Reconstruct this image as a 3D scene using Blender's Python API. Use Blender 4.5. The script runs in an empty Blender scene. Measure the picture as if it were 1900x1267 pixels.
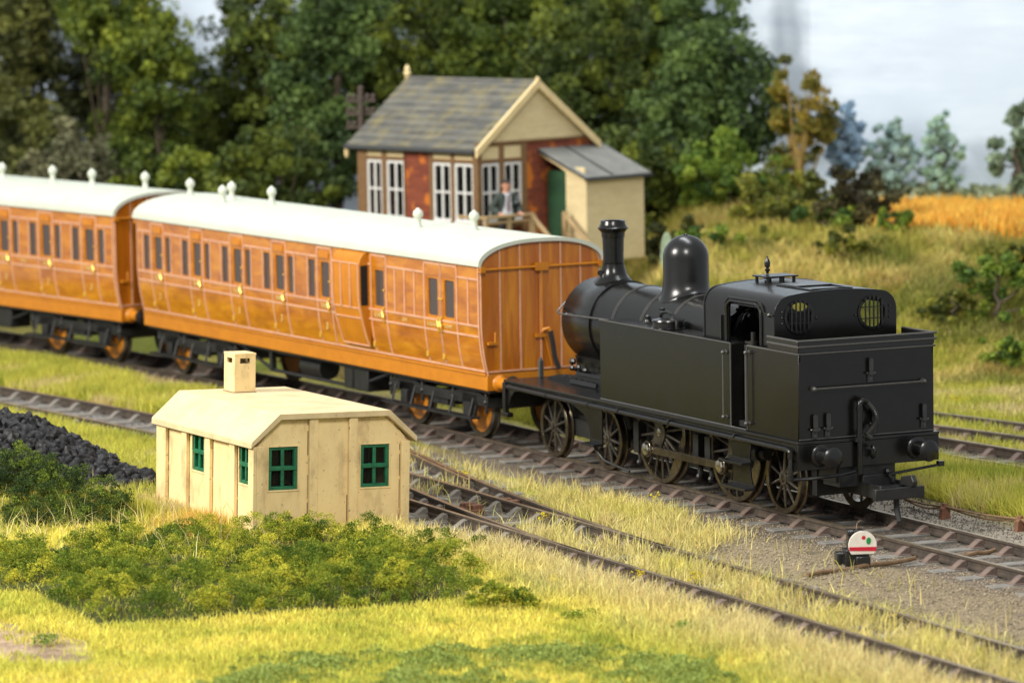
import bpy, bmesh, math, random
import numpy as np
from mathutils import Matrix, Vector
from mathutils.geometry import tessellate_polygon, delaunay_2d_cdt

random.seed(7)
RNG = np.random.default_rng(7)
S = bpy.context.scene
COL = S.collection
PI = math.pi
R = math.radians

# ------------------------------------------------------------------ camera
CAM = np.array([57.6215, -34.1253, 9.8439])
YAW, PITCH, ROLL, FPX = 1.1183, -0.1039, -0.0161, 8025.8
PW, PH = 1900.0, 1267.0
def _axes():
    cy, sy, cp, sp = math.cos(YAW), math.sin(YAW), math.cos(PITCH), math.sin(PITCH)
    f = np.array([-sy*cp, cy*cp, sp]); r = np.array([cy, sy, 0.0]); u = np.cross(r, f)
    c, s = math.cos(ROLL), math.sin(ROLL)
    return c*r+s*u, -s*r+c*u, f
AR, AU, AF = _axes()
def at_d(u, v, D):
    return CAM + (AF + AR*(u-PW/2)/FPX - AU*(v-PH/2)/FPX)*D
def at_z(u, v, z):
    d = AF + AR*(u-PW/2)/FPX - AU*(v-PH/2)/FPX
    return CAM + d*(z-CAM[2])/d[2]
def project(p):
    d = p - CAM; z = d @ AF
    return PW/2+FPX*(d@AR)/z, PH/2-FPX*(d@AU)/z, z

cd = bpy.data.cameras.new('camera')
cam = bpy.data.objects.new('camera', cd); COL.objects.link(cam)
M = Matrix(((AR[0], AU[0], -AF[0], CAM[0]), (AR[1], AU[1], -AF[1], CAM[1]), (AR[2], AU[2], -AF[2], CAM[2]), (0, 0, 0, 1)))
cam.matrix_world = M
cd.sensor_width = 36.0; cd.sensor_fit = 'HORIZONTAL'
cd.lens = 36.0*FPX/PW
cd.clip_start = 1.0; cd.clip_end = 600.0
cd.dof.use_dof = True; cd.dof.focus_distance = 67.5; cd.dof.aperture_fstop = 0.68
cd.dof.aperture_blades = 0
S.camera = cam

# ------------------------------------------------------------------ light (indoor exhibition layout: soft boxes, no sun)
W = bpy.data.worlds.new('World'); S.world = W; W.use_nodes = True
W.node_tree.nodes['Background'].inputs[0].default_value = (0.93, 0.97, 1.0, 1)
W.node_tree.nodes['Background'].inputs[1].default_value = 0.50
def area(name, loc, target, sx, sy, power, col):
    l = bpy.data.lights.new(name, 'AREA'); l.shape = 'RECTANGLE'; l.size = sx; l.size_y = sy
    l.energy = power; l.color = col
    o = bpy.data.objects.new(name, l); COL.objects.link(o); o.location = loc
    o.rotation_euler = (Vector(target)-Vector(loc)).to_track_quat('-Z', 'Y').to_euler()
    return o
area('key_softbox', (-10, -60, 36), (-10, 0, 0), 16, 16, 62000, (1.0, .95, .86))
area('side_softbox', (34, -20, 34), (-6, 0, 1), 8, 12, 15000, (1.0, .96, .9))
area('overhead_strip', (-18, 6, 42), (-18, 4, 0), 36, 8, 11000, (.96, .98, 1.0))
area('backdrop_light', (-34, 8, 30), (-58, 24, 3), 30, 6, 2600, (.95, .98, 1.0))
S.view_settings.view_transform = 'Standard'; S.view_settings.look = 'None'
S.view_settings.exposure = 0.10; S.view_settings.gamma = 1.0
S.view_settings.use_curve_mapping = False
S.render.engine = 'CYCLES'
S.cycles.use_denoising = True
S.cycles.max_bounces = 6; S.cycles.diffuse_bounces = 3; S.cycles.glossy_bounces = 3
S.cycles.transparent_max_bounces = 12
S.cycles.sample_clamp_indirect = 6.0

# ------------------------------------------------------------------ materials
def lin(r, g, b):
    f = lambda c: (c/255/12.92 if c/255 <= .04045 else ((c/255+.055)/1.055)**2.4)
    return (f(r), f(g), f(b))
MATS = {}
def mat(name, c1, c2=None, rough=.5, metal=0., scale=6., detail=6., stretch=(1, 1, 1), bump=0., bscale=None, spec=.5, coat=0., c3=None, contrast=(.35, .65), dist=0., roughvar=0.0, wear=None, wearw=.06):
    m = bpy.data.materials.new(name); m.use_nodes = True
    nt = m.node_tree; N = nt.nodes; L = nt.links
    b = N['Principled BSDF']
    b.inputs['Roughness'].default_value = rough; b.inputs['Metallic'].default_value = metal
    b.inputs['Specular IOR Level'].default_value = spec
    if coat: b.inputs['Coat Weight'].default_value = coat; b.inputs['Coat Roughness'].default_value = .08
    tc = N.new('ShaderNodeTexCoord'); mp = N.new('ShaderNodeMapping'); mp.inputs['Scale'].default_value = stretch
    L.new(tc.outputs['Object'], mp.inputs['Vector'])
    if c2 is None: c2 = tuple(x*.8 for x in c1)
    n = N.new('ShaderNodeTexNoise'); n.inputs['Scale'].default_value = scale; n.inputs['Detail'].default_value = detail
    n.inputs['Roughness'].default_value = .62; n.inputs['Distortion'].default_value = dist
    L.new(mp.outputs[0], n.inputs['Vector'])
    rp = N.new('ShaderNodeValToRGB'); e = rp.color_ramp.elements
    e[0].position = contrast[0]; e[0].color = (*c2, 1); e[1].position = contrast[1]; e[1].color = (*c1, 1)
    if c3 is not None:
        x = rp.color_ramp.elements.new(.5*(contrast[0]+contrast[1])); x.color = (*c3, 1)
    L.new(n.outputs['Fac'], rp.inputs['Fac'])
    out = rp.outputs['Color']
    if wear is not None:                      # fine speckle of dirt or dust: (colour, scale, threshold)
        wc, ws, wt = wear
        n3 = N.new('ShaderNodeTexNoise'); n3.inputs['Scale'].default_value = ws; n3.inputs['Detail'].default_value = 3.
        L.new(tc.outputs['Object'], n3.inputs['Vector'])
        r3 = N.new('ShaderNodeValToRGB'); r3.color_ramp.elements[0].position = wt; r3.color_ramp.elements[1].position = wt+wearw
        L.new(n3.outputs['Fac'], r3.inputs['Fac'])
        mx = N.new('ShaderNodeMix'); mx.data_type = 'RGBA'
        L.new(r3.outputs['Color'], mx.inputs['Factor']); L.new(out, mx.inputs['A']); mx.inputs['B'].default_value = (*wc, 1)
        out = mx.outputs['Result']
    L.new(out, b.inputs['Base Color'])
    if roughvar:
        mr = N.new('ShaderNodeMapRange'); mr.inputs['To Min'].default_value = max(.02, rough-roughvar); mr.inputs['To Max'].default_value = rough+roughvar
        L.new(n.outputs['Fac'], mr.inputs['Value']); L.new(mr.outputs[0], b.inputs['Roughness'])
    if bump:
        n2 = N.new('ShaderNodeTexNoise'); n2.inputs['Scale'].default_value = bscale or scale*4; n2.inputs['Detail'].default_value = 5.
        L.new(mp.outputs[0], n2.inputs['Vector'])
        bp = N.new('ShaderNodeBump'); bp.inputs['Strength'].default_value = bump; bp.inputs['Distance'].default_value = .03
        L.new(n2.outputs['Fac'], bp.inputs['Height']); L.new(bp.outputs[0], b.inputs['Normal'])
    MATS[name] = m
    return m
def attr_mat(name, rough=.7, trans=0., mul=None, spec=.3, bump=0., bscale=30., speck=None):
    """colour comes from the per-vertex colour of the thing itself (mixed dyed fibres, foam, stones)"""
    m = bpy.data.materials.new(name); m.use_nodes = True
    nt = m.node_tree; N = nt.nodes; L = nt.links; b = N['Principled BSDF']
    b.inputs['Roughness'].default_value = rough; b.inputs['Specular IOR Level'].default_value = spec
    a = N.new('ShaderNodeVertexColor'); a.layer_name = 'Col'
    out = a.outputs['Color']
    tc = N.new('ShaderNodeTexCoord')
    if speck:
        n = N.new('ShaderNodeTexNoise'); n.inputs['Scale'].default_value = speck; n.inputs['Detail'].default_value = 8.; n.inputs['Roughness'].default_value = .75
        L.new(tc.outputs['Object'], n.inputs['Vector'])
        mr = N.new('ShaderNodeMapRange'); mr.inputs['From Min'].default_value = .3; mr.inputs['From Max'].default_value = .7
        mr.inputs['To Min'].default_value = .55; mr.inputs['To Max'].default_value = 1.45
        L.new(n.outputs['Fac'], mr.inputs['Value'])
        vm = N.new('ShaderNodeVectorMath'); vm.operation = 'SCALE'
        L.new(out, vm.inputs[0]); L.new(mr.outputs[0], vm.inputs['Scale']); out = vm.outputs[0]
    L.new(out, b.inputs['Base Color'])
    if trans:
        t = N.new('ShaderNodeBsdfTranslucent'); L.new(out, t.inputs['Color'])
        mx = N.new('ShaderNodeMixShader'); mx.inputs[0].default_value = trans
        L.new(b.outputs[0], mx.inputs[1]); L.new(t.outputs[0], mx.inputs[2])
        L.new(mx.outputs[0], N['Material Output'].inputs['Surface'])
    if bump:
        n2 = N.new('ShaderNodeTexNoise'); n2.inputs['Scale'].default_value = bscale; n2.inputs['Detail'].default_value = 6.
        L.new(tc.outputs['Object'], n2.inputs['Vector'])
        bp = N.new('ShaderNodeBump'); bp.inputs['Strength'].default_value = bump; bp.inputs['Distance'].default_value = .06
        L.new(n2.outputs['Fac'], bp.inputs['Height']); L.new(bp.outputs[0], b.inputs['Normal'])
    MATS[name] = m
    return m

BLACK = mat('loco_black', (.006, .0058, .0052), (.004, .004, .0036), rough=.25, spec=.44, scale=3, bump=.012, bscale=90, roughvar=.06, wear=((.10, .09, .075), 26., .78))
BLACK2 = mat('satin_black', (.009, .009, .009), (.006, .006, .006), rough=.27, scale=5)
IRON = mat('lamp_iron_black', (.035, .034, .032), (.022, .022, .021), rough=.3, scale=9)  # black lifted to put slight highlights into the lamp irons' colour
EDGE = mat('worn_highlit_edge', (.070, .068, .063), (.055, .054, .051), rough=.25, scale=9)  # wear, plus edge highlights painted as a paler tone on beads, bands, handrails
FRAME = mat('underframe_black', (.016, .016, .016), (.008, .008, .008), rough=.5, scale=5)
DARKIN = mat('dark_interior', (.006, .006, .006), rough=.8)
BRONZE = mat('blackened_nickel', (.20, .17, .13), (.12, .10, .075), rough=.24, metal=.92, scale=7, roughvar=.08)
SPOKE = mat('dark_spoke', (.15, .13, .105), (.085, .073, .058), rough=.28, metal=.75, scale=7)
STEEL = mat('bright_axle_end', (.55, .52, .45), (.42, .39, .33), rough=.25, metal=1., scale=9)
TEAK = mat('varnished_teak', (.57, .225, .009), (.33, .094, .004), rough=.26, scale=1.9, stretch=(.7, .7, 2.6), detail=7, coat=.5, c3=(.45, .15, .005), contrast=(.33, .68), dist=.6)
TEAKV = mat('varnished_teak_upright', (.56, .205, .007), (.33, .085, .004), rough=.34, scale=1.6, stretch=(3.5, 3.5, .35), detail=7, coat=.3, c3=(.43, .13, .005), contrast=(.33, .68), dist=.5)
SOLE = mat('teak_solebar', (.53, .19, .006), (.45, .155, .005), rough=.45, scale=4)
AMBER = mat('amber_frame', (.56, .20, .008), (.46, .155, .007), rough=.4, scale=4)
BEAD = mat('pale_lining', (.66, .37, .22), (.55, .28, .17), rough=.45, scale=5)
GOLD = mat('gold_lettering', (.74, .56, .22), (.62, .44, .15), rough=.45, scale=8)
BRASS = mat('brass_fitting', (.75, .46, .06), (.65, .36, .05), rough=.3, metal=.3, scale=8)
ROOFW = mat('white_roof', (.56, .59, .495), (.50, .53, .435), rough=.5, scale=2)
SEAT = mat('maroon_seat', (.24, .055, .045), (.15, .03, .025), rough=.8)
CONC = mat('cream_concrete', (.80, .615, .305), (.52, .38, .185), rough=.85, scale=2.2, detail=9, bump=.10, bscale=22, stretch=(1.3, 1.3, .6), contrast=(.34, .60), c3=(.74, .56, .275), wear=((.30, .215, .12), 14., .64), wearw=.12)
CONCW = mat('roof_concrete', (.66, .52, .29), (.49, .375, .205), rough=.85, scale=1.8, detail=9, bump=.10, bscale=20, contrast=(.28, .6), wear=((.42, .32, .19), 13., .66), wearw=.12)
GRIME = mat('grime_line', (.22, .15, .09), (.12, .08, .05), rough=.95, scale=14)
GREEN = mat('green_paint', (.012, .16, .07), (.006, .095, .045), rough=.4, scale=9, detail=5, wear=((.04, .30, .15), 30., .66))
DKGREEN = mat('dark_green_door', (.012, .06, .022), (.006, .04, .015), rough=.6, scale=4)
BROWNIN = mat('brown_interior', (.07, .035, .015), (.03, .015, .008), rough=.9)
GREENGL = None
SLATE = mat('slate', (.145, .138, .105), (.06, .060, .056), rough=.7, scale=1.4, stretch=(.7, 2.2, 2.2), detail=8, c3=(.10, .098, .085), wear=((.20, .17, .075), 2.6, .47), wearw=.30, bump=.1)
FELT = mat('grey_felt', (.20, .20, .18), (.145, .15, .135), rough=.85, scale=3)
DKFELT = mat('dark_edge', (.045, .048, .05), rough=.8)
CREAM = mat('cream_boards', (.70, .575, .33), (.60, .49, .27), rough=.7, scale=2.5, stretch=(1, 1, 3))
CREAML = mat('cream_bargeboard', (.72, .57, .30), (.64, .49, .24), rough=.6, scale=3)
TIMBER = mat('brown_timber', (.21, .115, .045), (.15, .08, .03), rough=.7, scale=5, stretch=(1, 1, 4))
HANDR = mat('buff_rail', (.42, .30, .15), (.33, .23, .11), rough=.7, scale=5)
WHITE = mat('white_sash', (.72, .72, .70), (.62, .62, .60), rough=.5)
POLEB = mat('pole_brown', (.085, .060, .045), (.05, .035, .028), rough=.8, scale=5, stretch=(1, 1, 5))
RAILS = mat('rail_rust', (.095, .07, .052), (.045, .037, .031), rough=.62, metal=.25, scale=7, detail=8, bump=.1)
RAILT = mat('rail_head', (.44, .34, .21), (.24, .18, .11), rough=.34, metal=.8, scale=3, stretch=(.6, 1, 1))
CHAIRM = mat('rail_chair', (.18, .125, .10), (.095, .07, .058), rough=.9, scale=9, bump=.2)
CHAIRG = mat('grey_chair', (.20, .18, .15), (.12, .105, .09), rough=.9, scale=9, bump=.2)
SLEEP = mat('sleeper_grey', (.215, .205, .185), (.125, .115, .10), rough=.9, scale=4, stretch=(5, 1, 3), detail=8, bump=.2)
RUSTY = mat('rust_brown', (.20, .085, .045), (.11, .05, .03), rough=.85, scale=10, bump=.2)
ROD = mat('point_rod', (.26, .165, .085), (.17, .105, .055), rough=.6, metal=.3, scale=8)
SIGBLK = mat('gloss_black', (.012, .012, .012), (.02, .02, .02), rough=.22, scale=20, bump=.3, bscale=25)
SIGWH = mat('signal_white', (.80, .75, .66), (.70, .64, .55), rough=.5, scale=12)
SIGRED = mat('signal_red', (.62, .012, .035), rough=.45)
SIGGRN = mat('signal_green', (.01, .28, .06), rough=.45)
BARK = mat('bark', (.11, .085, .055), (.06, .045, .03), rough=.9, scale=6, stretch=(3, 3, 1))
OCHRE = mat('ochre_bark', (.36, .24, .07), (.25, .17, .05), rough=.9, scale=6)
SKIN = mat('skin', (.58, .30, .20), (.5, .25, .16), rough=.6)
HAIR = mat('dark_hair', (.025, .018, .014), rough=.7)
JACKET = mat('dark_green_jacket', (.035, .05, .04), (.022, .032, .027), rough=.8)
SHIRT = mat('white_shirt', (.68, .73, .78), rough=.7)
TIE = mat('maroon_tie', (.16, .05, .06), rough=.7)
TROUSER = mat('black_trousers', (.02, .02, .024), rough=.8)
BUFF = mat('buff_post', (.55, .42, .16), rough=.7)
PALEG = mat('pale_green_board', (.34, .43, .29), (.27, .36, .24), rough=.6)
COALM = mat('coal', (.020, .019, .020), (.008, .008, .0085), rough=.5, scale=5, detail=8, bump=.4, bscale=14, spec=.3, roughvar=.15)
CABIN = mat('cab_pipe', (.05, .048, .045), rough=.25, metal=.6)

def brick_mat():
    m = bpy.data.materials.new('patched_brick'); m.use_nodes = True
    nt = m.node_tree; N = nt.nodes; L = nt.links; b = N['Principled BSDF']; b.inputs['Roughness'].default_value = .85
    tc = N.new('ShaderNodeTexCoord')
    mp = N.new('ShaderNodeMapping'); mp.inputs['Rotation'].default_value = (R(90), 0, R(0))
    sep = N.new('ShaderNodeSeparateXYZ'); cmb = N.new('ShaderNodeCombineXYZ'); add = N.new('ShaderNodeMath')
    L.new(tc.outputs['Object'], sep.inputs[0]); L.new(sep.outputs['X'], add.inputs[0]); L.new(sep.outputs['Y'], add.inputs[1])
    L.new(add.outputs[0], cmb.inputs['X']); L.new(sep.outputs['Z'], cmb.inputs['Y'])
    br = N.new('ShaderNodeTexBrick'); br.inputs['Scale'].default_value = 1.0
    br.inputs['Brick Width'].default_value = .22; br.inputs['Row Height'].default_value = .085; br.inputs['Mortar Size'].default_value = .008
    br.inputs['Color1'].default_value = (.26, .055, .018, 1); br.inputs['Color2'].default_value = (.17, .03, .013, 1); br.inputs['Mortar'].default_value = (.12, .06, .04, 1)
    L.new(cmb.outputs[0], br.inputs['Vector'])
    n = N.new('ShaderNodeTexNoise'); n.inputs['Scale'].default_value = 2.3; n.inputs['Detail'].default_value = 6.
    L.new(tc.outputs['Object'], n.inputs['Vector'])
    r = N.new('ShaderNodeValToRGB'); r.color_ramp.elements[0].position = .53; r.color_ramp.elements[1].position = .62
    L.new(n.outputs['Fac'], r.inputs['Fac'])
    mx = N.new('ShaderNodeMix'); mx.data_type = 'RGBA'; mx.inputs['B'].default_value = (.52, .15, .014, 1)
    L.new(r.outputs['Color'], mx.inputs['Factor']); L.new(br.outputs['Color'], mx.inputs['A'])
    L.new(mx.outputs['Result'], b.inputs['Base Color'])
    return m
BRICK = brick_mat()
def glass_mat(name, tint, alpha, rough=.05):
    m = bpy.data.materials.new(name); m.use_nodes = True
    nt = m.node_tree; N = nt.nodes; L = nt.links
    b = N['Principled BSDF']; b.inputs['Base Color'].default_value = (.03, .03, .03, 1); b.inputs['Roughness'].default_value = rough
    t = N.new('ShaderNodeBsdfTransparent'); t.inputs[0].default_value = (*tint, 1)
    mx = N.new('ShaderNodeMixShader'); mx.inputs[0].default_value = alpha
    L.new(t.outputs[0], mx.inputs[1]); L.new(b.outputs[0], mx.inputs[2]); L.new(mx.outputs[0], N['Material Output'].inputs['Surface'])
    return m
GLASS = glass_mat('window_glass', (.93, .94, .92), .13)
CGLASS = glass_mat('coach_glass', (.85, .82, .8), .50, .08)
CGLASS.node_tree.nodes['Principled BSDF'].inputs['Base Color'].default_value = (.13, .105, .095, 1)  # grey-brown film puts the window reflections into the glass colour

# ------------------------------------------------------------------ helpers
def link(o, parent=None):
    COL.objects.link(o)
    if parent is not None: o.parent = parent
    return o
def tag(o, label=None, cat=None, group=None, kind=None):
    if label: o['label'] = label
    if cat: o['category'] = cat
    if group: o['group'] = group
    if kind: o['kind'] = kind
    return o
def thing(name, label, cat, loc=(0, 0, 0), rotz=0., group=None):
    o = bpy.data.objects.new(name, None); COL.objects.link(o); o.empty_display_size = .2
    o.location = loc; o.rotation_euler = (0, 0, rotz)
    return tag(o, label, cat, group)
def copy_tree(o, parent=None):
    c = o.copy(); COL.objects.link(c)
    if parent is not None: c.parent = parent
    for ch in list(o.children): copy_tree(ch, c)
    return c

class MB:
    def __init__(s, ofs=(0, 0, 0), flip=False):
        s.v = []; s.f = []; s.mi = []; s.ofs = ofs; s.flip = flip
    def add(s, vs, fs, mi=0):
        k = len(s.v); s.v += [tuple(map(float, p)) for p in vs]
        s.f += [tuple(i+k for i in f) for f in fs]; s.mi += [mi]*len(fs); return s
    def box(s, x0, x1, y0, y1, z0, z1, mi=0):
        return s.add([(x0, y0, z0), (x1, y0, z0), (x1, y1, z0), (x0, y1, z0), (x0, y0, z1), (x1, y0, z1), (x1, y1, z1), (x0, y1, z1)],
                     [(3, 2, 1, 0), (4, 5, 6, 7), (0, 1, 5, 4), (1, 2, 6, 5), (2, 3, 7, 6), (3, 0, 4, 7)], mi)
    def prism(s, poly, axis, a0, a1, mi=0):
        n = len(poly)
        def pt(p, a):
            return (a, p[0], p[1]) if axis == 'x' else ((p[0], a, p[1]) if axis == 'y' else (p[0], p[1], a))
        vs = [pt(p, a0) for p in poly]+[pt(p, a1) for p in poly]
        fs = [(i, (i+1) % n, n+(i+1) % n, n+i) for i in range(n)]
        tris = tessellate_polygon([[Vector((p[0], p[1], 0)) for p in poly]])
        fs += [tuple(t) for t in tris]+[tuple(n+i for i in t[::-1]) for t in tris]
        return s.add(vs, fs, mi)
    def cyl(s, p0, p1, r0, r1=None, n=16, mi=0, cap=True):
        r1 = r0 if r1 is None else r1
        p0 = Vector(p0); p1 = Vector(p1); d = (p1-p0).normalized()
        a = d.orthogonal().normalized(); b = d.cross(a)
        vs = []
        for p, r in ((p0, r0), (p1, r1)):
            for i in range(n):
                t = 2*PI*i/n; vs.append(p+a*(r*math.cos(t))+b*(r*math.sin(t)))
        fs = [(i, (i+1) % n, n+(i+1) % n, n+i) for i in range(n)]
        if cap: fs += [tuple(range(n-1, -1, -1)), tuple(range(n, 2*n))]
        return s.add(vs, fs, mi)
    def lathe(s, prof, c=(0, 0, 0), axis='z', n=32, mi=0, closed=False):
        c = Vector(c); vs = []
        for r, h in prof:
            for i in range(n):
                t = 2*PI*i/n; x, y = r*math.cos(t), r*math.sin(t)
                vs.append(c+Vector((x, y, h) if axis == 'z' else ((x, h, y) if axis == 'y' else (h, x, y))))
        m = len(prof); fs = []
        for j in range(m if closed else m-1):
            k = (j+1) % m
            for i in range(n):
                i2 = (i+1) % n; fs.append((j*n+i, j*n+i2, k*n+i2, k*n+i))
        if not closed:
            if prof[0][0] > 1e-6: fs.append(tuple(range(n-1, -1, -1)))
            if prof[-1][0] > 1e-6: fs.append(tuple((m-1)*n+i for i in range(n)))
        return s.add(vs, fs, mi)
    def tube(s, pts, r, n=8, mi=0):
        pts = [Vector(p) for p in pts]; vs = []; prev = None
        for i, p in enumerate(pts):
            d = (pts[min(i+1, len(pts)-1)]-pts[max(i-1, 0)]).normalized()
            if prev is None: a = d.orthogonal().normalized()
            else:
                a = prev-d*prev.dot(d); a = a.normalized() if a.length > 1e-6 else d.orthogonal().normalized()
            prev = a; b = d.cross(a); rr = r[i] if isinstance(r, (list, tuple)) else r
            for k in range(n):
                t = 2*PI*k/n; vs.append(p+a*(rr*math.cos(t))+b*(rr*math.sin(t)))
        m = len(pts); fs = [(j*n+k, j*n+(k+1) % n, (j+1)*n+(k+1) % n, (j+1)*n+k) for j in range(m-1) for k in range(n)]
        fs += [tuple(range(n-1, -1, -1)), tuple((m-1)*n+k for k in range(n))]
        return s.add(vs, fs, mi)
    def ball(s, c, r, n=12, mi=0, sz=1.0):
        prof = [(max(1e-5, r*math.sin(PI*j/(n//2))), -r*sz*math.cos(PI*j/(n//2))) for j in range(n//2+1)]
        return s.lathe(prof, c, 'z', n, mi)
    def build(s, name, mats, parent=None, smooth=38., bevel=0., seg=2):
        me = bpy.data.meshes.new(name)
        vs = [(x-s.ofs[0], (y-s.ofs[1])*(-1 if s.flip else 1), z-s.ofs[2]) for x, y, z in s.v]
        me.from_pydata(vs, [], s.f)
        bm = bmesh.new(); bm.from_mesh(me)
        bmesh.ops.remove_doubles(bm, verts=bm.verts, dist=1e-5)
        bm.to_mesh(me); bm.free()
        if len(me.polygons) == len(s.mi):
            me.polygons.foreach_set('material_index', s.mi)
        else:                                  # degenerate faces went: rebuild without merging
            me.clear_geometry(); me.from_pydata(vs, [], s.f); me.polygons.foreach_set('material_index', s.mi)
        bm = bmesh.new(); bm.from_mesh(me); bmesh.ops.recalc_face_normals(bm, faces=bm.faces); bm.to_mesh(me); bm.free()
        for m in (mats if isinstance(mats, (list, tuple)) else [mats]): me.materials.append(m)
        me.polygons.foreach_set('use_smooth', [True]*len(me.polygons))
        me.set_sharp_from_angle(angle=R(smooth))
        o = bpy.data.objects.new(name, me); link(o, parent)
        if parent is None: o.location = s.ofs
        if bevel:
            b = o.modifiers.new('bevel', 'BEVEL'); b.width = bevel; b.segments = seg; b.limit_method = 'ANGLE'; b.angle_limit = R(40)
            b.harden_normals = False
        return o

def rect_loop(x0, x1, z0, z1): return [(x0, z0), (x1, z0), (x1, z1), (x0, z1)]
def circ_loop(x, z, r, n=28): return [(x+r*math.cos(2*PI*i/n), z+r*math.sin(2*PI*i/n)) for i in range(n)]
def round_rect(x0, x1, z0, z1, r, n=5):
    o = []
    for cx, cz, a in ((x1-r, z0+r, -90), (x1-r, z1-r, 0), (x0+r, z1-r, 90), (x0+r, z0+r, 180)):
        for i in range(n+1):
            t = R(a+90*i/n); o.append((cx+r*math.cos(t), cz+r*math.sin(t)))
    return o
def plate(mb, outer, holes, axis, a0, a1, mi=0):
    """flat sheet with true openings, thickness a0..a1 along axis"""
    loops = [outer]+holes
    flat = [p for l in loops for p in l]; n = len(flat); edges = []; k = 0
    for l in loops:
        m = len(l); edges += [(k+i, k+(i+1) % m) for i in range(m)]; k += m
    cv, _, cf, ov, _, _ = delaunay_2d_cdt([Vector(p) for p in flat], edges, [], 0, 1e-7)
    def inside(q, l):
        r = False
        for i in range(len(l)):
            (xa, ya), (xb, yb) = l[i], l[(i+1) % len(l)]
            if (ya > q[1]) != (yb > q[1]) and q[0] < (xb-xa)*(q[1]-ya)/(yb-ya)+xa: r = not r
        return r
    tris = []
    for f in cf:
        c = (sum(cv[i][0] for i in f)/len(f), sum(cv[i][1] for i in f)/len(f))
        if inside(c, outer) and not any(inside(c, h) for h in holes): tris.append([ov[i][0] for i in f])
    def pt(p, a): return (a, p[0], p[1]) if axis == 'x' else ((p[0], a, p[1]) if axis == 'y' else (p[0], p[1], a))
    vs = [pt(p, a0) for p in flat]+[pt(p, a1) for p in flat]
    fs = [tuple(t) for t in tris]+[tuple(n+i for i in t[::-1]) for t in tris]
    k = 0
    for l in loops:
        m = len(l)
        fs += [(k+i, k+(i+1) % m, n+k+(i+1) % m, n+k+i) for i in range(m)]; k += m
    mb.add(vs, fs, mi)

def np_mesh(name, V, F, C, m, parent=None, smooth=False):
    """V (n,3), F (m,k) index array or list of such arrays, C (n,3) colours"""
    me = bpy.data.meshes.new(name)
    Fs = F if isinstance(F, list) else [F]
    nl = sum(f.size for f in Fs); npoly = sum(len(f) for f in Fs)
    me.vertices.add(len(V)); me.vertices.foreach_set('co', np.ascontiguousarray(V, np.float32).ravel())
    me.loops.add(nl); me.polygons.add(npoly)
    me.loops.foreach_set('vertex_index', np.concatenate([f.ravel() for f in Fs]).astype(np.int32))
    tot = np.concatenate([np.full(len(f), f.shape[1]) for f in Fs]); st = np.concatenate([[0], np.cumsum(tot)[:-1]])
    me.polygons.foreach_set('loop_start', st.astype(np.int32))
    if smooth: me.polygons.foreach_set('use_smooth', np.ones(npoly, bool))
    me.update(calc_edges=True); me.validate()
    if C is not None:
        a = me.color_attributes.new('Col', 'FLOAT_COLOR', 'POINT')
        a.data.foreach_set('color', np.c_[C, np.ones(len(C))].astype(np.float32).ravel())
    me.materials.append(m)
    o = bpy.data.objects.new(name, me); link(o, parent); return o

_G = RNG.random((256, 256))
def vnoise(x, y, s, seed=0):
    x = x*s+seed*17.3; y = y*s+seed*41.7
    xi = np.floor(x).astype(int); yi = np.floor(y).astype(int); fx = x-xi; fy = y-yi
    fx = fx*fx*(3-2*fx); fy = fy*fy*(3-2*fy)
    g = lambda a, b: _G[a & 255, b & 255]
    return (g(xi, yi)*(1-fx)+g(xi+1, yi)*fx)*(1-fy)+(g(xi, yi+1)*(1-fx)+g(xi+1, yi+1)*fx)*fy
def fbm(x, y, s, o=4, seed=0):
    r = 0; a = .5; t = 0
    for i in range(o): r = r+a*vnoise(x, y, s*2**i, seed+i*3); t += a; a *= .5
    return r/t
def sstep(a, b, x):
    t = np.clip((x-a)/(b-a), 0, 1); return t*t*(3-2*t)
def mixc(a, b, t): return np.asarray(a)*(1-t[:, None])+np.asarray(b)*t[:, None]

def text_mesh(body, size, depth=.004):
    c = bpy.data.curves.new('lettering', 'FONT'); c.body = body; c.size = size; c.extrude = depth; c.align_x = 'CENTER'; c.align_y = 'CENTER'; c.resolution_u = 2
    o = bpy.data.objects.new('lettering', c); COL.objects.link(o)
    dg = bpy.context.evaluated_depsgraph_get(); dg.update()
    me = bpy.data.meshes.new_from_object(o.evaluated_get(dg))
    vs = [tuple(v.co) for v in me.vertices]; fs = [tuple(p.vertices) for p in me.polygons]
    bpy.data.objects.remove(o); bpy.data.curves.remove(c); bpy.data.meshes.remove(me)
    return vs, fs

# ------------------------------------------------------------------ track centre lines (world x -> y)
def yM(x): x = np.asarray(x, float); return np.where(x < -12, -((x+12)**2)/260., 0.)
def yQ(x): x = np.asarray(x, float); return np.where(x < -8, -4.40-((x+8)**2)/190., -4.40-.020*(x+8))
def yP(x):
    x = np.asarray(x, float)
    c = yQ(4.)+((4-x)**2)/160.
    c10 = float(yQ(4.))+14.*14./160.
    return np.where(x < -10, c10+.175*(-10-x), np.where(x < 4, c, yQ(x)))
def yT1(x): x = np.asarray(x, float); return 5.85+.10*(x+6)
def yT2(x): x = np.asarray(x, float); return 7.95+.20*(x+9)
GH = .655   # half distance between rail centres

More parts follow.
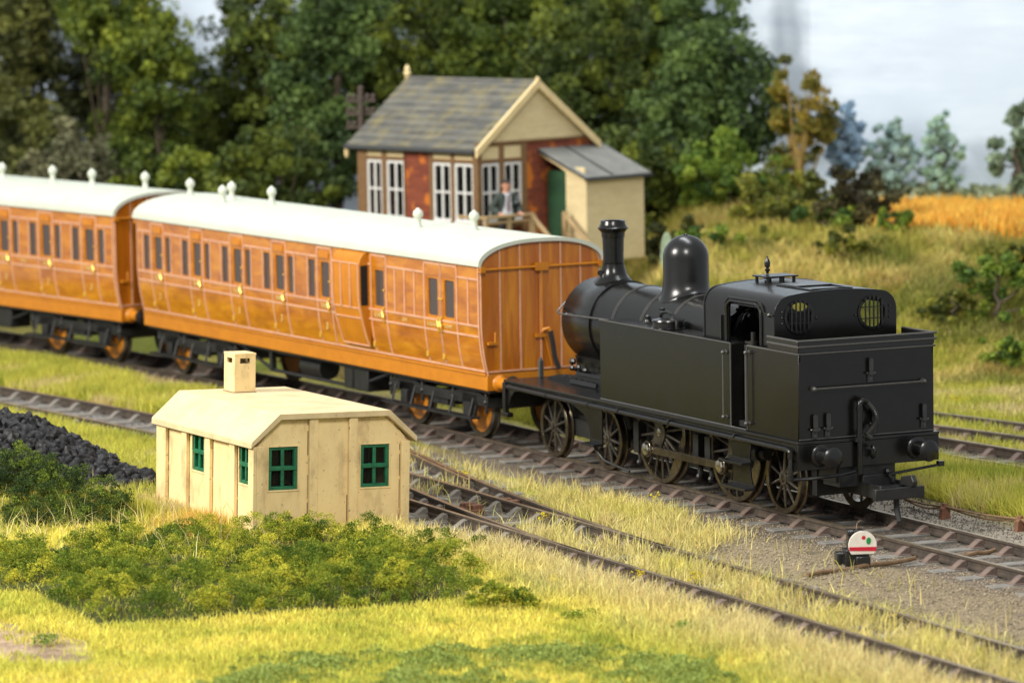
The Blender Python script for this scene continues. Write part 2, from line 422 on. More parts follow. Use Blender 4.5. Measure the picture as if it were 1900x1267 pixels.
# ------------------------------------------------------------------ ground
FH = np.array([AF[0], AF[1]])/math.hypot(AF[0], AF[1]); RH = np.array([FH[1], -FH[0]])
def dr(x, y):
    return (x-CAM[0])*FH[0]+(y-CAM[1])*FH[1], (x-CAM[0])*RH[0]+(y-CAM[1])*RH[1]
def track_dist(x, y):
    d = np.abs(y-yM(x))
    d = np.minimum(d, np.abs(y-yQ(x)))
    d = np.minimum(d, np.where((x < 4) & (x > -20), np.abs(y-yP(x)), 99))
    d = np.minimum(d, np.where(x > -16, np.abs(y-yT1(x)), 99)); d = np.minimum(d, np.where(x > -16, np.abs(y-yT2(x)), 99))
    return d
def gz(x, y):
    x = np.asarray(x, float); y = np.asarray(y, float)
    d, r = dr(x, y)
    td = track_dist(x, y)
    away = sstep(1.1, 2.4, td)
    z = -.20+away*(.05+.10*(fbm(x, y, .5, 3, 2)-.4))
    bank = sstep(86, 98, d)*2.1+sstep(98, 112, d)*.5
    side = sstep(1.5, 4.5, r)
    back = sstep(101, 116, d)*.9
    z = z+side*bank+(1-side)*back+away*sstep(84, 95, d)*.25*(fbm(x, y, .35, 3, 5)-.5)*(1+side)
    # mound under the coal heap and scrub at the left
    z = z+.62*np.exp(-(((x+12.2)/2.4)**2+((y+10.9)/1.5)**2))
    return z

STRAW = np.array([.68, .575, .27]); LIME = np.array([.56, .545, .095]); YEL = np.array([.755, .665, .13]); GRN = np.array([.17, .23, .030])
ORS = np.array([.66, .41, .115]); TANG = np.array([.215, .178, .12]); DKG = np.array([.080, .069, .056]); REDB = np.array([.17, .125, .095])

def inpoly(x, y, poly):
    r = np.zeros(len(x), bool); n = len(poly)
    for i in range(n):
        (x0, y0), (x1, y1) = poly[i], poly[(i+1) % n]
        c = ((y0 > y) != (y1 > y)) & (x < (x1-x0)*(y-y0)/(y1-y0+1e-12)+x0); r ^= c
    return r
def px_poly(pts, z=-.1): return [tuple(at_z(u, v, z)[:2]) for u, v in pts]
BRAM_PX = [(-60, 1040), (120, 1010), (330, 985), (440, 990), (560, 985), (640, 990), (760, 1030), (850, 1052), (865, 1100), (790, 1115), (690, 1125), (560, 1130), (420, 1140), (300, 1150), (180, 1155), (60, 1095), (-60, 1090)]
BRAM = px_poly(BRAM_PX)
FC = ((.05, .10, .016), (.20, .25, .028), (.50, .47, .05))
def ground():
    d = np.concatenate([np.arange(47, 92, .13), np.arange(92, 134, .4)])
    t = np.linspace(-.175, .175, 230)
    D, T = np.meshgrid(d, t, indexing='ij'); Rr = D*T
    X = CAM[0]+D*FH[0]+Rr*RH[0]; Y = CAM[1]+D*FH[1]+Rr*RH[1]
    x = X.ravel(); y = Y.ravel(); td = track_dist(x, y)
    z = gz(x, y)
    near = sstep(92, 84, D.ravel())
    z = z+near*(.030*(fbm(x, y, 5, 3, 9)-.5)+.022*(vnoise(x, y, 9, 4)-.5))*sstep(.1, .9, td+.4)
    n1 = fbm(x, y, .6, 4, 1); n2 = fbm(x, y, 2.5, 4, 7)
    bal = mixc(DKG, DKG*1.75, sstep(.3, .7, n2)); bal = mixc(bal, REDB, sstep(.45, .7, n1)*.6)
    # sandy ballast shoulder towards the right between main line and siding
    sand = sstep(-4, 1.5, x)*sstep(-1.1, -1.7, y)*sstep(-3.75, -3.0, y)
    sand = np.maximum(sand, .55*sstep(1.0, 1.5, y)*sstep(3.2, 2.4, y)*sstep(-7, -3, x))
    grey = sstep(-14, -18, x)*(np.abs(y-yQ(x)) < 1.0)
    bal = mixc(bal, TANG*np.array([1, .97, .9]), sand*sstep(.2, .55, n2+.12))
    bal = mixc(bal, np.array([.20, .195, .185]), grey*.8)
    gr = mixc(STRAW*.5, LIME*.5, sstep(.35, .65, n1)); gr = mixc(gr, YEL*.5, sstep(.5, .75, fbm(x, y, .9, 3, 21))*.6)
    gm = sstep(1.0, 1.5, td+.5*(n2-.5))
    gm = gm*(1-sand)
    grav = sstep(.9, 1.1, y)*sstep(2.35, 2.05, y+.05*(x+2))*sstep(-10, -8, x)
    shoul = sstep(-.5, -.7, y-yM(x))*sstep(-2.15, -1.75, y-yM(x)+.5*(n2-.5))*sstep(-14, -11, x)
    gm = gm*(1-shoul); bal = mixc(bal, np.array([.165, .135, .105]), shoul*.55*(1-sand))
    gm = gm*(1-grav); bal = mixc(bal, np.array([.25, .225, .185]), grav*.8)
    dd, rr = dr(x, y)
    farg = mixc(np.array([.36, .31, .075]), np.array([.17, .19, .03]), sstep(.4, .65, fbm(x, y, .45, 4, 31)))
    gr = mixc(gr, farg, sstep(82, 90, dd))
    # bare brown earth patch; tree litter with under-tree shade painted into its colour
    bare = sstep(1.7, .5, np.hypot((x-2.9)/1.6, (y+15.0)/.75)+.9*(n2-.5))
    gr = mixc(gr, mixc(np.array([.20, .145, .095]), np.array([.40, .29, .20]), sstep(.3, .7, n2)), bare)
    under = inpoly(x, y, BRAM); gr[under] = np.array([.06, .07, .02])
    litshade = sstep(99, 103, dd)*sstep(3.5, 1.0, rr)
    gr = mixc(gr, np.array([.045, .045, .02]), litshade)
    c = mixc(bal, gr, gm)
    n, m = D.shape; idx = np.arange(n*m).reshape(n, m)
    F = np.stack([idx[:-1, :-1], idx[:-1, 1:], idx[1:, 1:], idx[1:, :-1]], -1).reshape(-1, 4)
    mt = attr_mat('ground_mix', rough=.95, spec=.15, bump=.55, bscale=14., speck=11.)
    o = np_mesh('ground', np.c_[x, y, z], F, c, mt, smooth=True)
    tag(o, kind='structure')
ground()

def backdrop():
    """the painted sky board that closes the layout"""
    m = bpy.data.materials.new('painted_sky'); m.use_nodes = True
    nt = m.node_tree; N = nt.nodes; L = nt.links; b = N['Principled BSDF']; b.inputs['Roughness'].default_value = .9
    tc = N.new('ShaderNodeTexCoord')
    mp = N.new('ShaderNodeMapping'); mp.inputs['Scale'].default_value = (.25, .25, 1.6); L.new(tc.outputs['Object'], mp.inputs['Vector'])
    n = N.new('ShaderNodeTexNoise'); n.inputs['Scale'].default_value = 1.5; n.inputs['Detail'].default_value = 9.; n.inputs['Roughness'].default_value = .7; L.new(mp.outputs[0], n.inputs['Vector'])
    r = N.new('ShaderNodeValToRGB'); e = r.color_ramp.elements
    e[0].position = .32; e[0].color = (.47, .54, .63, 1); e[1].position = .62; e[1].color = (.60, .665, .735, 1)
    L.new(n.outputs['Fac'], r.inputs['Fac'])
    n2 = N.new('ShaderNodeTexNoise'); n2.inputs['Scale'].default_value = .22; n2.inputs['Detail'].default_value = 3.; L.new(tc.outputs['Object'], n2.inputs['Vector'])
    r2 = N.new('ShaderNodeValToRGB'); r2.color_ramp.elements[0].position = .42; r2.color_ramp.elements[1].position = .60
    L.new(n2.outputs['Fac'], r2.inputs['Fac'])
    mx = N.new('ShaderNodeMix'); mx.data_type = 'RGBA'; mx.inputs['A'].default_value = (.50, .57, .655, 1)
    L.new(r2.outputs['Color'], mx.inputs['Factor']); L.new(r.outputs['Color'], mx.inputs['B'])
    L.new(mx.outputs['Result'], b.inputs['Base Color'])
    L.new(mx.outputs['Result'], b.inputs['Emission Color']); b.inputs['Emission Strength'].default_value = .20  # painted board given a faint glow of its own to lift its brightness
    vs = []; fs = []; K = 48
    for i in range(K+1):
        t = -.24+.48*i/K; w_ = min(1., max(0., (t-.040)/.030)); w_ = w_*w_*(3-2*w_); D = 116*(1-w_)+106.2*w_
        p = CAM[:2]+FH*D+RH*(t*D)
        vs += [(p[0], p[1], -1.5), (p[0], p[1], 16.)]
    q = len(vs)
    vs += [(x-FH[0]*-.12, y-FH[1]*-.12, z) for x, y, z in vs]
    for i in range(K):
        a = 2*i; fs += [(a, a+2, a+3, a+1), (q+a, q+a+1, q+a+3, q+a+2), (a+1, a+3, q+a+3, q+a+1)]
    me = bpy.data.meshes.new('sky'); me.from_pydata(vs, [], fs); me.materials.append(m)
    me.polygons.foreach_set('use_smooth', [True]*len(me.polygons)); me.set_sharp_from_angle(angle=R(30))
    o = bpy.data.objects.new('sky', me); link(o); tag(o, kind='structure')
backdrop()

# ------------------------------------------------------------------ tracks
SEC = [(-.036, -.003), (-.030, 0.), (.030, 0.), (.036, -.003), (.036, -.040), (.013, -.058), (.013, -.115), (.034, -.130), (.034, -.165), (-.034, -.165), (-.034, -.130), (-.013, -.115), (-.013, -.058), (-.036, -.040)]
def rail_mesh(name, fn, x0, x1, off, parent, org, step=.6):
    n = max(2, int(abs(x1-x0)/step)); xs = np.linspace(x0, x1, n+1); ys = fn(xs)
    sl = np.gradient(ys, xs); mb = MB(ofs=org); m = len(SEC); vs = []
    for x, y, s in zip(xs, ys, sl):
        nx, ny = -s/math.hypot(1, s), 1/math.hypot(1, s)
        for o, z in SEC: vs.append((x+nx*(off+o), y+ny*(off+o), z))
    fs = []; mi = []
    for j in range(n):
        for k in range(m):
            k2 = (k+1) % m; fs.append((j*m+k, (j+1)*m+k, (j+1)*m+k2, j*m+k2)); mi.append(1 if k in (0, 1, 2) else 0)
    fs += [tuple(range(m)), tuple((n)*m+k for k in range(m-1, -1, -1))]; mi += [0, 0]
    mb.v = vs; mb.f = fs; mb.mi = mi
    return mb.build(name, [RAILS, RAILT], parent, smooth=30)
_sl = MB(); _sl.box(-.125, .125, -1.25, 1.25, -.30, -.168)
SLP = _sl.build('sleeper', SLEEP, None, bevel=.015)
def chair_proto(m):
    mb = MB(); mb.prism([(-.23, -.172), (-.21, -.145), (-.085, -.06), (-.042, -.05), (.042, -.05), (.085, -.06), (.21, -.145), (.23, -.172)], 'x', -.075, .075)
    mb.box(-.11, .11, -.25, .25, -.185, -.150)
    return mb.build('chair', m, None, bevel=.012)
CHR = chair_proto(CHAIRM); CHG = chair_proto(CHAIRG)
_protos = [SLP, CHR, CHG]
def railway(label, fn, x0, x1, spacing, group, grey=lambda x: False, ext=None, skip=lambda x: False):
    xm = .5*(x0+x1); org = (xm, float(fn(xm)), 0)
    t = thing('railway_track', label, 'railway track', org)
    rail_mesh('rail', fn, x0, x1, GH, t, org); rail_mesh('rail', fn, x0, x1, -GH, t, org)
    x = x0+.3; rr = random.Random(int(abs(x0*31))+5)
    while x < x1-.2:
        if not skip(x):
            y = float(fn(x)); s = float(fn(x+.1)-fn(x-.1))/.2; a = math.atan(s)
            sl = SLP.copy(); COL.objects.link(sl); sl.parent = t; sl.name = 'sleeper'
            sl.location = (x-org[0], y-org[1], rr.uniform(-.018, .012)); sl.rotation_euler = (0, 0, a+rr.uniform(-.012, .012))
            pr = CHG if grey(x) else CHR
            for sg in (-1, 1):
                c = pr.copy(); COL.objects.link(c); c.parent = sl; c.name = 'chair'; c.location = (0, sg*GH, 0)
        x += spacing
    return t
railway('main track with red-brown chairs carrying the black locomotive and the coaches', yM, -46, 17, .80, None)
tq = railway('siding track nearest the cream hut, its rails half buried in straw grass', yQ, -36, 19, .80, None, grey=lambda x: x < -1.5)
def tP():
    xm = -9.; org = (xm, float(yP(xm)), 0)
    t = thing('railway_track', 'branching turnout rails curving from the hut siding towards the main track', 'railway track', org)
    for sg in (1, -1):
        rail_mesh('rail', yP, -21, .6, sg*GH, t, org)
    rail_mesh('check_rail', yP, -12.0, -7.7, GH-.115, t, org)
    x = -20.6
    while x < -4.6:
        y = float(yP(x)); a = math.atan(float(yP(x+.1)-yP(x-.1))/.2)
        sl = SLP.copy(); COL.objects.link(sl); sl.parent = t; sl.name = 'sleeper'; sl.location = (x-org[0], y-org[1], -.006); sl.rotation_euler = (0, 0, a)
        for sg in (-1, 1):
            c = CHG.copy(); COL.objects.link(c); c.parent = sl; c.name = 'chair'; c.location = (0, sg*GH, 0)
        x += .80
tP()
railway('near track beyond the locomotive, behind the straw grass at the right', yT1, -22, 6, .80, None)
railway('farthest track at the foot of the grassy bank at the right', yT2, -22, 6, .80, None)
for p in _protos: bpy.data.objects.remove(p)
for i, (u, v, lb) in enumerate(((942, 931, 'small rusty block lying between the turnout rails, right one of two'), (874, 939, 'small rusty block lying between the turnout rails, left one of two'))):
    q = at_z(u, v, -.10); mb = MB(ofs=tuple(q))
    for k in range(4): mb.box(q[0]-.26+.14*k, q[0]-.15+.14*k, q[1]-.09, q[1]+.09, -.20, -.06+.02*(k % 2))
    mb.box(q[0]-.28, q[0]+.30, q[1]-.11, q[1]+.11, -.22, -.115)
    tag(mb.build('rusty_block', RUSTY, None, bevel=.02), lb, 'block', 'rusty blocks between the turnout rails')

# ------------------------------------------------------------------ locomotive (world axes: x to the rear, -y towards the camera)
LO = (-5.2, 0., 0.)
loco = thing('tank_locomotive', 'black tank locomotive with tall chimney and dome on the main track', 'locomotive', LO)
def LB(): return MB(ofs=LO)
WB = 1.213
def mirror_y(fn):
    for s in (-1, 1): fn(s)
# running plate and frames
b = LB(); b.box(-10.32, .06, -1.28, 1.28, 1.262, 1.312)
b.box(-10.3, .02, -1.262, -1.232, 1.16, 1.258); b.box(-10.3, .02, 1.232, 1.262, 1.16, 1.258)
b.build('running_plate', BLACK2, loco, bevel=.010)
b = LB(); b.box(-10.05, -.05, -.53, -.47, .62, 1.26); b.box(-10.05, -.05, .47, .53, .62, 1.26); b.box(-9.9, -.1, -.47, .47, .75, 1.25)
b.box(-10.33, -10.24, -1.22, 1.22, .83, 1.255)
b.build('frame', FRAME, loco)
b = LB(); b.box(-.03, .055, -1.27, 1.27, .865, 1.26); b.build('buffer_beam', BLACK, loco, bevel=.008)
# ejector pipe along the valance, with its elbow and down pipe
b = LB(); pts = [(-10.1, -1.31, 1.205), (-.25, -1.31, 1.175), (-.14, -1.31, 1.16), (-.10, -1.31, 1.10), (-.10, -1.31, .74)]
b.tube(pts, .038, 10)
for x in (-8.6, -7.0, -5.9, -4.1, -1.9): b.cyl((x, -1.31, 1.20), (x+.05, -1.31, 1.20), .048, n=10)
b.cyl((-.10, -1.31, 1.05), (-.10, -1.31, 1.15), .052, n=10); b.cyl((-.10, -1.31, .70), (-.10, -1.31, .78), .058, n=10)
b.tube([(-.10, -1.31, .72), (.1, -1.1, .74), (.22, -.6, .78), (.12, -.3, .80)], .03, 8)
b.build('ejector_pipe', BLACK2, loco)
# front drop bracket
b = LB(); b.box(-10.33, -10.22, -1.30, -1.22, .70, 1.26); b.box(-10.33, -10.1, -1.32, -1.2, .66, .74)
b.prism([(-10.22, 1.16), (-9.7, 1.16), (-9.95, 1.12), (-10.1, 1.02), (-10.22, .82)], 'y', -1.25, -1.22)
b.build('bracket', BLACK2, loco, bevel=.008)
# side tanks
def tank(s):
    b = LB(); y0, y1 = (-WB, -.62) if s < 0 else (.62, WB)
    b.box(-6.71, -2.16, y0, y1, 1.312, 2.648)
    o = b.build('side_tank', BLACK, loco, bevel=.012)
    b = LB(); y = s*(WB+.006)
    b.tube([(-6.7, y, 2.652), (-2.16, y, 2.652)], .013, 6); b.tube([(-2.165, y, 2.65), (-2.165, y, 1.33)], .014, 6); b.tube([(-6.68, y, 1.325), (-1.65, y, 1.325)], .016, 6)
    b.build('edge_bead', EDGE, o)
    yy = s*.93
    b = LB(); b.lathe([(.30, 2.645), (.31, 2.66), (.25, 2.67), (.25, 2.76), (.27, 2.775), (.26, 2.80), (.12, 2.825), (0.001, 2.83)], (-4.8, yy, 0), 'z', 24)
    b.tube([(-5.05, yy, 2.83), (-5.0, yy, 2.90), (-4.8, yy, 2.92), (-4.6, yy, 2.89), (-4.5, yy, 2.78), (-4.49, yy, 2.66)], .030, 8)
    b.cyl((-5.0, yy, 2.86), (-5.0, yy, 2.96), .025, n=8); b.cyl((-5.07, yy, 2.955), (-4.93, yy, 2.955), .022, n=8)
    b.build('filler_lid', BLACK2, o)
    b = LB(); b.lathe([(.09, 2.64), (.07, 2.67), (.05, 2.72), (.06, 2.76), (.001, 2.79)], (-5.85, s*.75, 0), 'z', 12); b.build('valve', BLACK2, o)
mirror_y(tank)
# bunker: box with open well
b = LB()
plate(b, rect_loop(-WB, WB, 1.312, 2.66), [], 'x', -.03, .0)
b.box(-1.63, -.03, -WB, -WB+.03, 1.312, 2.66); b.box(-1.63, -.03, WB-.03, WB, 1.312, 2.66); b.box(-1.63, -1.60, -WB+.03, -1.0, 1.312, 2.66); b.box(-1.63, -1.60, 1.0, WB-.03, 1.312, 2.66)
b.box(-.93, -.03, -WB+.03, WB-.03, 2.50, 2.56)
bunk = b.build('bunker', BLACK, loco, bevel=.008)
b = LB()
for s in (-1, 1):
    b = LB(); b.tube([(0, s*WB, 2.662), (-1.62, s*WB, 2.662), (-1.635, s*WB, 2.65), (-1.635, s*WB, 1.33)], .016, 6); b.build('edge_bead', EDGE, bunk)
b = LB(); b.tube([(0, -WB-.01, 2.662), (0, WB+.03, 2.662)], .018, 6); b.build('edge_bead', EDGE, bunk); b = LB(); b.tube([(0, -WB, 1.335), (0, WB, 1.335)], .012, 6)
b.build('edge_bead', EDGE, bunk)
b = LB()
for s in (-1, 1): b.box(-.95, 0, s*WB-.012, s*WB+.012, 2.69, 2.86)
b.box(-.012, .012, -WB, WB, 2.69, 2.86)
for z in (2.865, 2.775):
    for s in (-1, 1): b.tube([(-.95, s*(WB+.012), z), (.015, s*(WB+.012), z)], .020, 6, mi=1)
    b.tube([(.015, -WB-.03, z), (.015, WB+.045, z)], .020, 6, mi=1)
b.box(-.94, 0, -WB+.012, -WB+.03, 2.55, 2.69); b.box(-.94, 0, WB-.03, WB-.012, 2.55, 2.69); b.box(-.035, -.015, -WB+.02, WB-.02, 2.55, 2.69)
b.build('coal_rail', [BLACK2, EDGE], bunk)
def handrail(p0, p1, out, par, r=.017):
    b = LB(); v = Vector(out); p0 = Vector(p0); p1 = Vector(p1)
    b.cyl(p0+v, p1+v, r, n=8)
    for p in (p0, p1):
        b.cyl(p, p+v*1.2, .020, n=8); b.ball(tuple(p+v), .036, 10); b.cyl(p, p+v*.2, .040, n=10)
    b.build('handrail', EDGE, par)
handrail((0, -.97, 2.12), (0, 1.0, 2.12), (.075, 0, 0), bunk)
handrail((-2.30, -WB, 2.50), (-2.30, -WB, 1.47), (0, -.065, 0), loco); handrail((-1.56, -WB, 2.56), (-1.56, -WB, 1.44), (0, -.065, 0), loco)
handrail((-2.30, WB, 2.50), (-2.30, WB, 1.47), (0, .065, 0), loco); handrail((-1.56, WB, 2.56), (-1.56, WB, 1.44), (0, .065, 0), loco)
def lamp_iron(y, z):
    b = LB()
    b.prism(round_rect(y-.036, y+.036, z, z+.22, .034, 4), 'x', .045, .065)
    b.box(.0, .075, y-.05, y+.05, z-.035, z+.005); b.box(.0, .025, y-.045, y+.045, z-.16, z-.03)
    b.prism([(y-.05, z-.03), (y+.05, z-.03), (y+.02, z-.15), (y-.02, z-.15)], 'x', .0, .03)
    for dz in (-.06, -.12): b.ball((.035, y, z+dz), .014, 8)
    b.ball((.05, y+.07, z-.015), .018, 8); b.ball((.05, y-.07, z-.015), .018, 8)
    b.build('lamp_iron', IRON, bunk)
for y, z in ((.05, 2.32), (-.95, 1.50), (-.72, 1.51), (.10, 1.53), (1.01, 1.54)): lamp_iron(y, z)
# buffers
for s in (-1, 1):
    y = s*.862
    b = LB(); b.lathe([(.175, .055), (.18, .075), (.165, .09), (.125, .10), (.118, .16), (.105, .30), (.085, .31)], (0, y, 1.075), 'x', 28)
    for k in range(8):
        t = 2*PI*k/8+.3; b.ball((.088, y+.145*math.cos(t), 1.075+.145*math.sin(t)), .014, 6)
    bo = b.build('buffer', BLACK2, loco)
    b = LB(); b.lathe([(.07, .29), (.075, .37), (.155, .405), (.170, .42), (.172, .435), (.15, .455), (.10, .475), (.05, .485), (.001, .488)], (0, y, 1.075), 'x', 32)
    b.build('buffer_head', BLACK2, bo)
    y = s*.86
    b = LB(); b.lathe([(.15, -10.33), (.12, -10.40), (.10, -10.6), (.16, -10.68), (.165, -10.72), (.10, -10.76), (.001, -10.77)], (0, y, 1.075), 'x', 24); b.build('buffer', BLACK2, loco)
# coupling hook and vacuum pipe
b = LB(); b.box(.05, .075, -.16, .16, .99, 1.17); b.box(.06, .16, -.03, .03, 1.03, 1.12)
b.tube([(.14, 0, 1.17), (.20, 0, 1.18), (.24, 0, 1.12), (.22, 0, 1.04), (.16, 0, 1.0), (.12, 0, 1.03)], .026, 8)
b.build('coupling_hook', BLACK2, loco)
b = LB(); b.tube([(.13, -.21, .80), (.13, -.21, 1.80), (.13, -.20, 1.87), (.13, -.15, 1.91), (.13, -.09, 1.89), (.13, -.06, 1.85)], .047, 10)
b.cyl((.13, -.21, .76), (.13, -.21, .84), .055, n=10); b.cyl((.13, -.21, 1.27), (.13, -.21, 1.38), .058, n=10); b.cyl((.13, -.21, 1.75), (.13, -.21, 1.80), .056, n=10)
b.box(.05, .16, -.30, -.14, 1.26, 1.32)
vp = b.build('vacuum_pipe', BLACK2, loco)
b = LB(); hp = []
for k in range(37):
    t = k/36; y = -.07+.17*math.sin(PI*t)*1.0-.03*t; z = 1.86-.50*t; hp.append((.14, y, z))
b.tube(hp, [.034+.010*(k % 2) for k in range(37)], 10)
b.cyl((.14, -.10, 1.36), (.14, -.02, 1.30), .05, n=10)
b.build('hose', IRON, vp)
# model coupling under the rear beam
b = LB(); b.box(.02, .66, -.16, -.12, .40, .62); b.box(.02, .66, .44, .48, .40, .62); b.box(.62, .72, -.28, .60, .40, .58); b.box(-.4, .1, -.14, .46, .40, .72)
b.box(.1, .4, -.12, .44, .52, .56); b.prism([(.35, .58), (.75, .58), (.78, .66), (.70, .76), (.40, .70)], 'y', .36, .44)
b.tube([(.50, .22, .44), (.52, .22, .20), (.60, .22, .02)], [.05, .05, .045], 8)
b.build('coupling', FRAME, loco, bevel=.012)
b = LB(); b.tube([(.1, .25, .80), (.12, .3, .72), (.2, .32, .66), (.2, .33, .60)], .035, 8); b.ball((.13, .28, .76), .06, 8); b.cyl((.1, .25, .70), (.3, 1.18, .83), .022, n=6); b.box(.25, .33, 1.1, 1.2, .80, .88)
b.build('brake_pipe', BLACK2, loco)
# boiler, smokebox
BR, BZ = .725, 2.40
b = LB(); b.lathe([(BR, -8.05), (BR, -3.2)], (0, 0, BZ), 'x', 64); boil = b.build('boiler', BLACK, loco, smooth=50)
b = LB()
for x in (-7.22, -6.22, -5.2):
    b = LB()
    for dx in (-.028, .028): b.lathe([(BR-.01, x+dx-.014), (BR+.009, x+dx-.010), (BR+.009, x+dx+.010), (BR-.01, x+dx+.014)], (0, 0, BZ), 'x', 64)
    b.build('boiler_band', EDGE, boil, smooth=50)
b = LB(); b.lathe([(.001, -9.17), (.35, -9.17), (.58, -9.13), (.60, -9.10), (BR+.0, -9.10), (BR+.015, -9.08), (BR+.015, -8.06), (BR+.03, -8.055), (BR+.03, -8.02), (BR-.01, -8.015)], (0, 0, BZ), 'x', 64)
smk = b.build('smokebox', BLACK, loco, smooth=50)
b = LB()   # saddle under the smokebox
for s in (-1, 1):
    prof = [(s*.50, 1.30), (s*.62, 1.33), (s*.60, 1.40), (s*.50, 1.46), (s*.46, 1.60), (s*.50, 1.80), (s*.2, 1.9), (s*.2, 1.30)]
    b.prism(prof, 'x', -9.05, -8.06)
b.box(-9.05, -8.06, -.2, .2, 1.30, 1.80)
for k in range(12):
    for s in (-1, 1): b.ball((-9.0+.08*k, s*.595, 1.355), .016, 6)
b.build('saddle', BLACK, smk, smooth=40)
b = LB()
for s in (-1, 1):
    b.tube([(-9.0, s*.83, 2.55), (-6.72, s*.83, 2.60)], .016, 6)
    for x in (-8.7, -7.4): b.cyl((x, s*.68, 2.56), (x, s*.84, 2.56), .018, n=6); b.ball((x, s*.83, 2.56), .032, 8)
b.tube([(-9.0, -.83, 2.55), (-9.12, -.80, 2.58), (-9.2, -.6, 2.72), (-9.22, 0, 2.8), (-9.2, .6, 2.72), (-9.12, .80, 2.58), (-9.0, .83, 2.55)], .016, 6)
b.build('handrail', EDGE, smk)
b = LB()
for k in range(3): b.ball((-8.95+.25*k, -.62, 1.60+.03*(k % 2)), .05, 8); b.cyl((-8.95+.25*k, -.62, 1.58), (-8.95+.25*k, -.50, 1.55), .025, n=8)
b.ball((-9.03, -.56, 1.70), .065, 8)
b.build('wash_plug', BLACK2, smk)
# chimney with a saddle flare that follows the smokebox
def saddle_lathe(mb, prof, cx, rad, base, n=48):
    """lathe about a vertical axis whose lowest rings are wrapped on the boiler cylinder; prof: (r, z, wrap 0..1)"""
    vs = []; fs = []
    for r, z, w in prof:
        for i in range(n):
            t = 2*PI*i/n; x, y = r*math.cos(t), r*math.sin(t)
            drop = BZ+math.sqrt(max(rad*rad-y*y, 0))-(BZ+rad)
            vs.append((cx+x, y, z+w*drop))
    m = len(prof)
    for j in range(m-1):
        for i in range(n): fs.append((j*n+i, j*n+(i+1) % n, (j+1)*n+(i+1) % n, (j+1)*n+i))
    mb.add(vs, fs)
CT = BZ+BR+.015
b = LB(); saddle_lathe(b, [(.335, CT-.02, 1), (.34, CT+.012, 1), (.325, CT+.028, 1), (.27, CT+.06, .8), (.225, CT+.12, .45), (.20, CT+.20, .15), (.190, CT+.27, 0), (.193, CT+.275, 0), (.193, CT+.30, 0), (.180, CT+.305, 0),
    (.178, 3.55, 0), (.188, 3.86, 0), (.197, 3.865, 0), (.20, 3.89, 0), (.205, 3.95, 0), (.262, 4.015, 0), (.268, 4.03, 0), (.25, 4.04, 0), (.215, 4.10, 0), (.212, 4.145, 0), (.205, 4.155, 0), (.155, 4.15, 0), (.15, 3.6, 0), (.001, 3.58, 0)], -8.52, BR+.015, 0)
chm = b.build('chimney', BLACK, loco, smooth=35)
b = LB(); b.cyl((-8.56, -.24, 3.26), (-8.50, -.27, 3.26), .05, n=10); b.build('clack_valve', BLACK2, chm)
# dome
BT = BZ+BR
prof = [(.47, BT-.02, 1), (.475, BT+.012, 1), (.455, BT+.028, 1), (.42, BT+.055, .75), (.392, BT+.12, .3), (.385, BT+.20, 0), (.383, 3.70, 0)]
for k in range(1, 13):
    t = k/12*PI/2; prof.append((max(.001, .383*math.cos(t)), 3.70+.375*math.sin(t), 0))
b = LB(); saddle_lathe(b, prof, -5.88, BR, 0); b.lathe([(.03, 4.065), (.035, 4.08), (.02, 4.095), (.001, 4.10)], (-5.88, 0, 0), 'z', 10)
b.build('dome', BLACK2, loco, smooth=50)
# cab
CY = 1.10
def cab_profile():
    L = [(-CY, 2.648), (-CY, 3.18)]
    for k in range(1, 9):
        t = R(180-90*k/8*.93); L.append((-CY+.30+.30*math.cos(t), 3.18+.30*math.sin(t)))
    n = 10; y0, z0 = L[-1]
    for k in range(1, n+1):
        y = y0+(-y0)*k/n; L.append((y, z0+(3.535-z0)*(1-(y/y0)**2)))
    return L+[(-y, z) for y, z in L[-2::-1]]
CP = cab_profile()
def shell(b, prof, x0, x1, th=.035):
    """sheet bent to the profile, from x0 to x1"""
    n = len(prof); inn = []
    for i, p in enumerate(prof):
        a = prof[max(i-1, 0)]; c = prof[min(i+1, n-1)]; dy, dz = c[0]-a[0], c[1]-a[1]; l = math.hypot(dy, dz) or 1
        inn.append((p[0]+dz/l*th, p[1]-dy/l*th))
    vs = [(x, *p) for x in (x0, x1) for p in prof]+[(x, *p) for x in (x0, x1) for p in inn]; fs = []
    for i in range(n-1):
        fs += [(i, i+1, n+i+1, n+i), (2*n+i, 3*n+i, 3*n+i+1, 2*n+i+1), (i, 2*n+i, 2*n+i+1, i+1), (n+i, n+i+1, 3*n+i+1, 3*n+i)]
    fs += [(0, n, 3*n, 2*n), (n-1, 3*n-1, 4*n-1, 2*n-1)]
    b.add(vs, fs)
DX0, DX1, DZ = -2.42, -1.38, 3.26
top = [p for p in CP if p[1] > DZ]
e0 = (-CY+.012, DZ); e1 = (CY-.012, DZ)
b = LB(); shell(b, CP, -3.22, DX0); shell(b, [e0]+top+[e1], DX0, DX1); shell(b, CP, DX1, -.955)
cab = b.build('cab', BLACK, loco, smooth=40)
WIN = (.665, 3.14, .235)
outline = [(-CY, 2.50)]+CP[0:]+[(CY, 2.50)]
def expand(prof, e): return [(y*(1+e/CY), z+e*.5 if z > 2.9 else z) for y, z in prof]
b = LB(); plate(b, expand(outline, .008), [circ_loop(-WIN[0], WIN[1], WIN[2]), circ_loop(WIN[0], WIN[1], WIN[2])], 'x', -.965, -.935)
b.build('rear_plate', BLACK, cab, smooth=30, bevel=.006)
fo = expand([(-CY, 2.648)]+CP+[(CY, 2.648)], .012)
b = LB(); plate(b, fo, [circ_loop(-WIN[0], WIN[1]+.03, .20), circ_loop(WIN[0], WIN[1]+.03, .20)], 'x', -3.245, -3.21)
b.build('front_plate', BLACK, cab, smooth=30, bevel=.006)
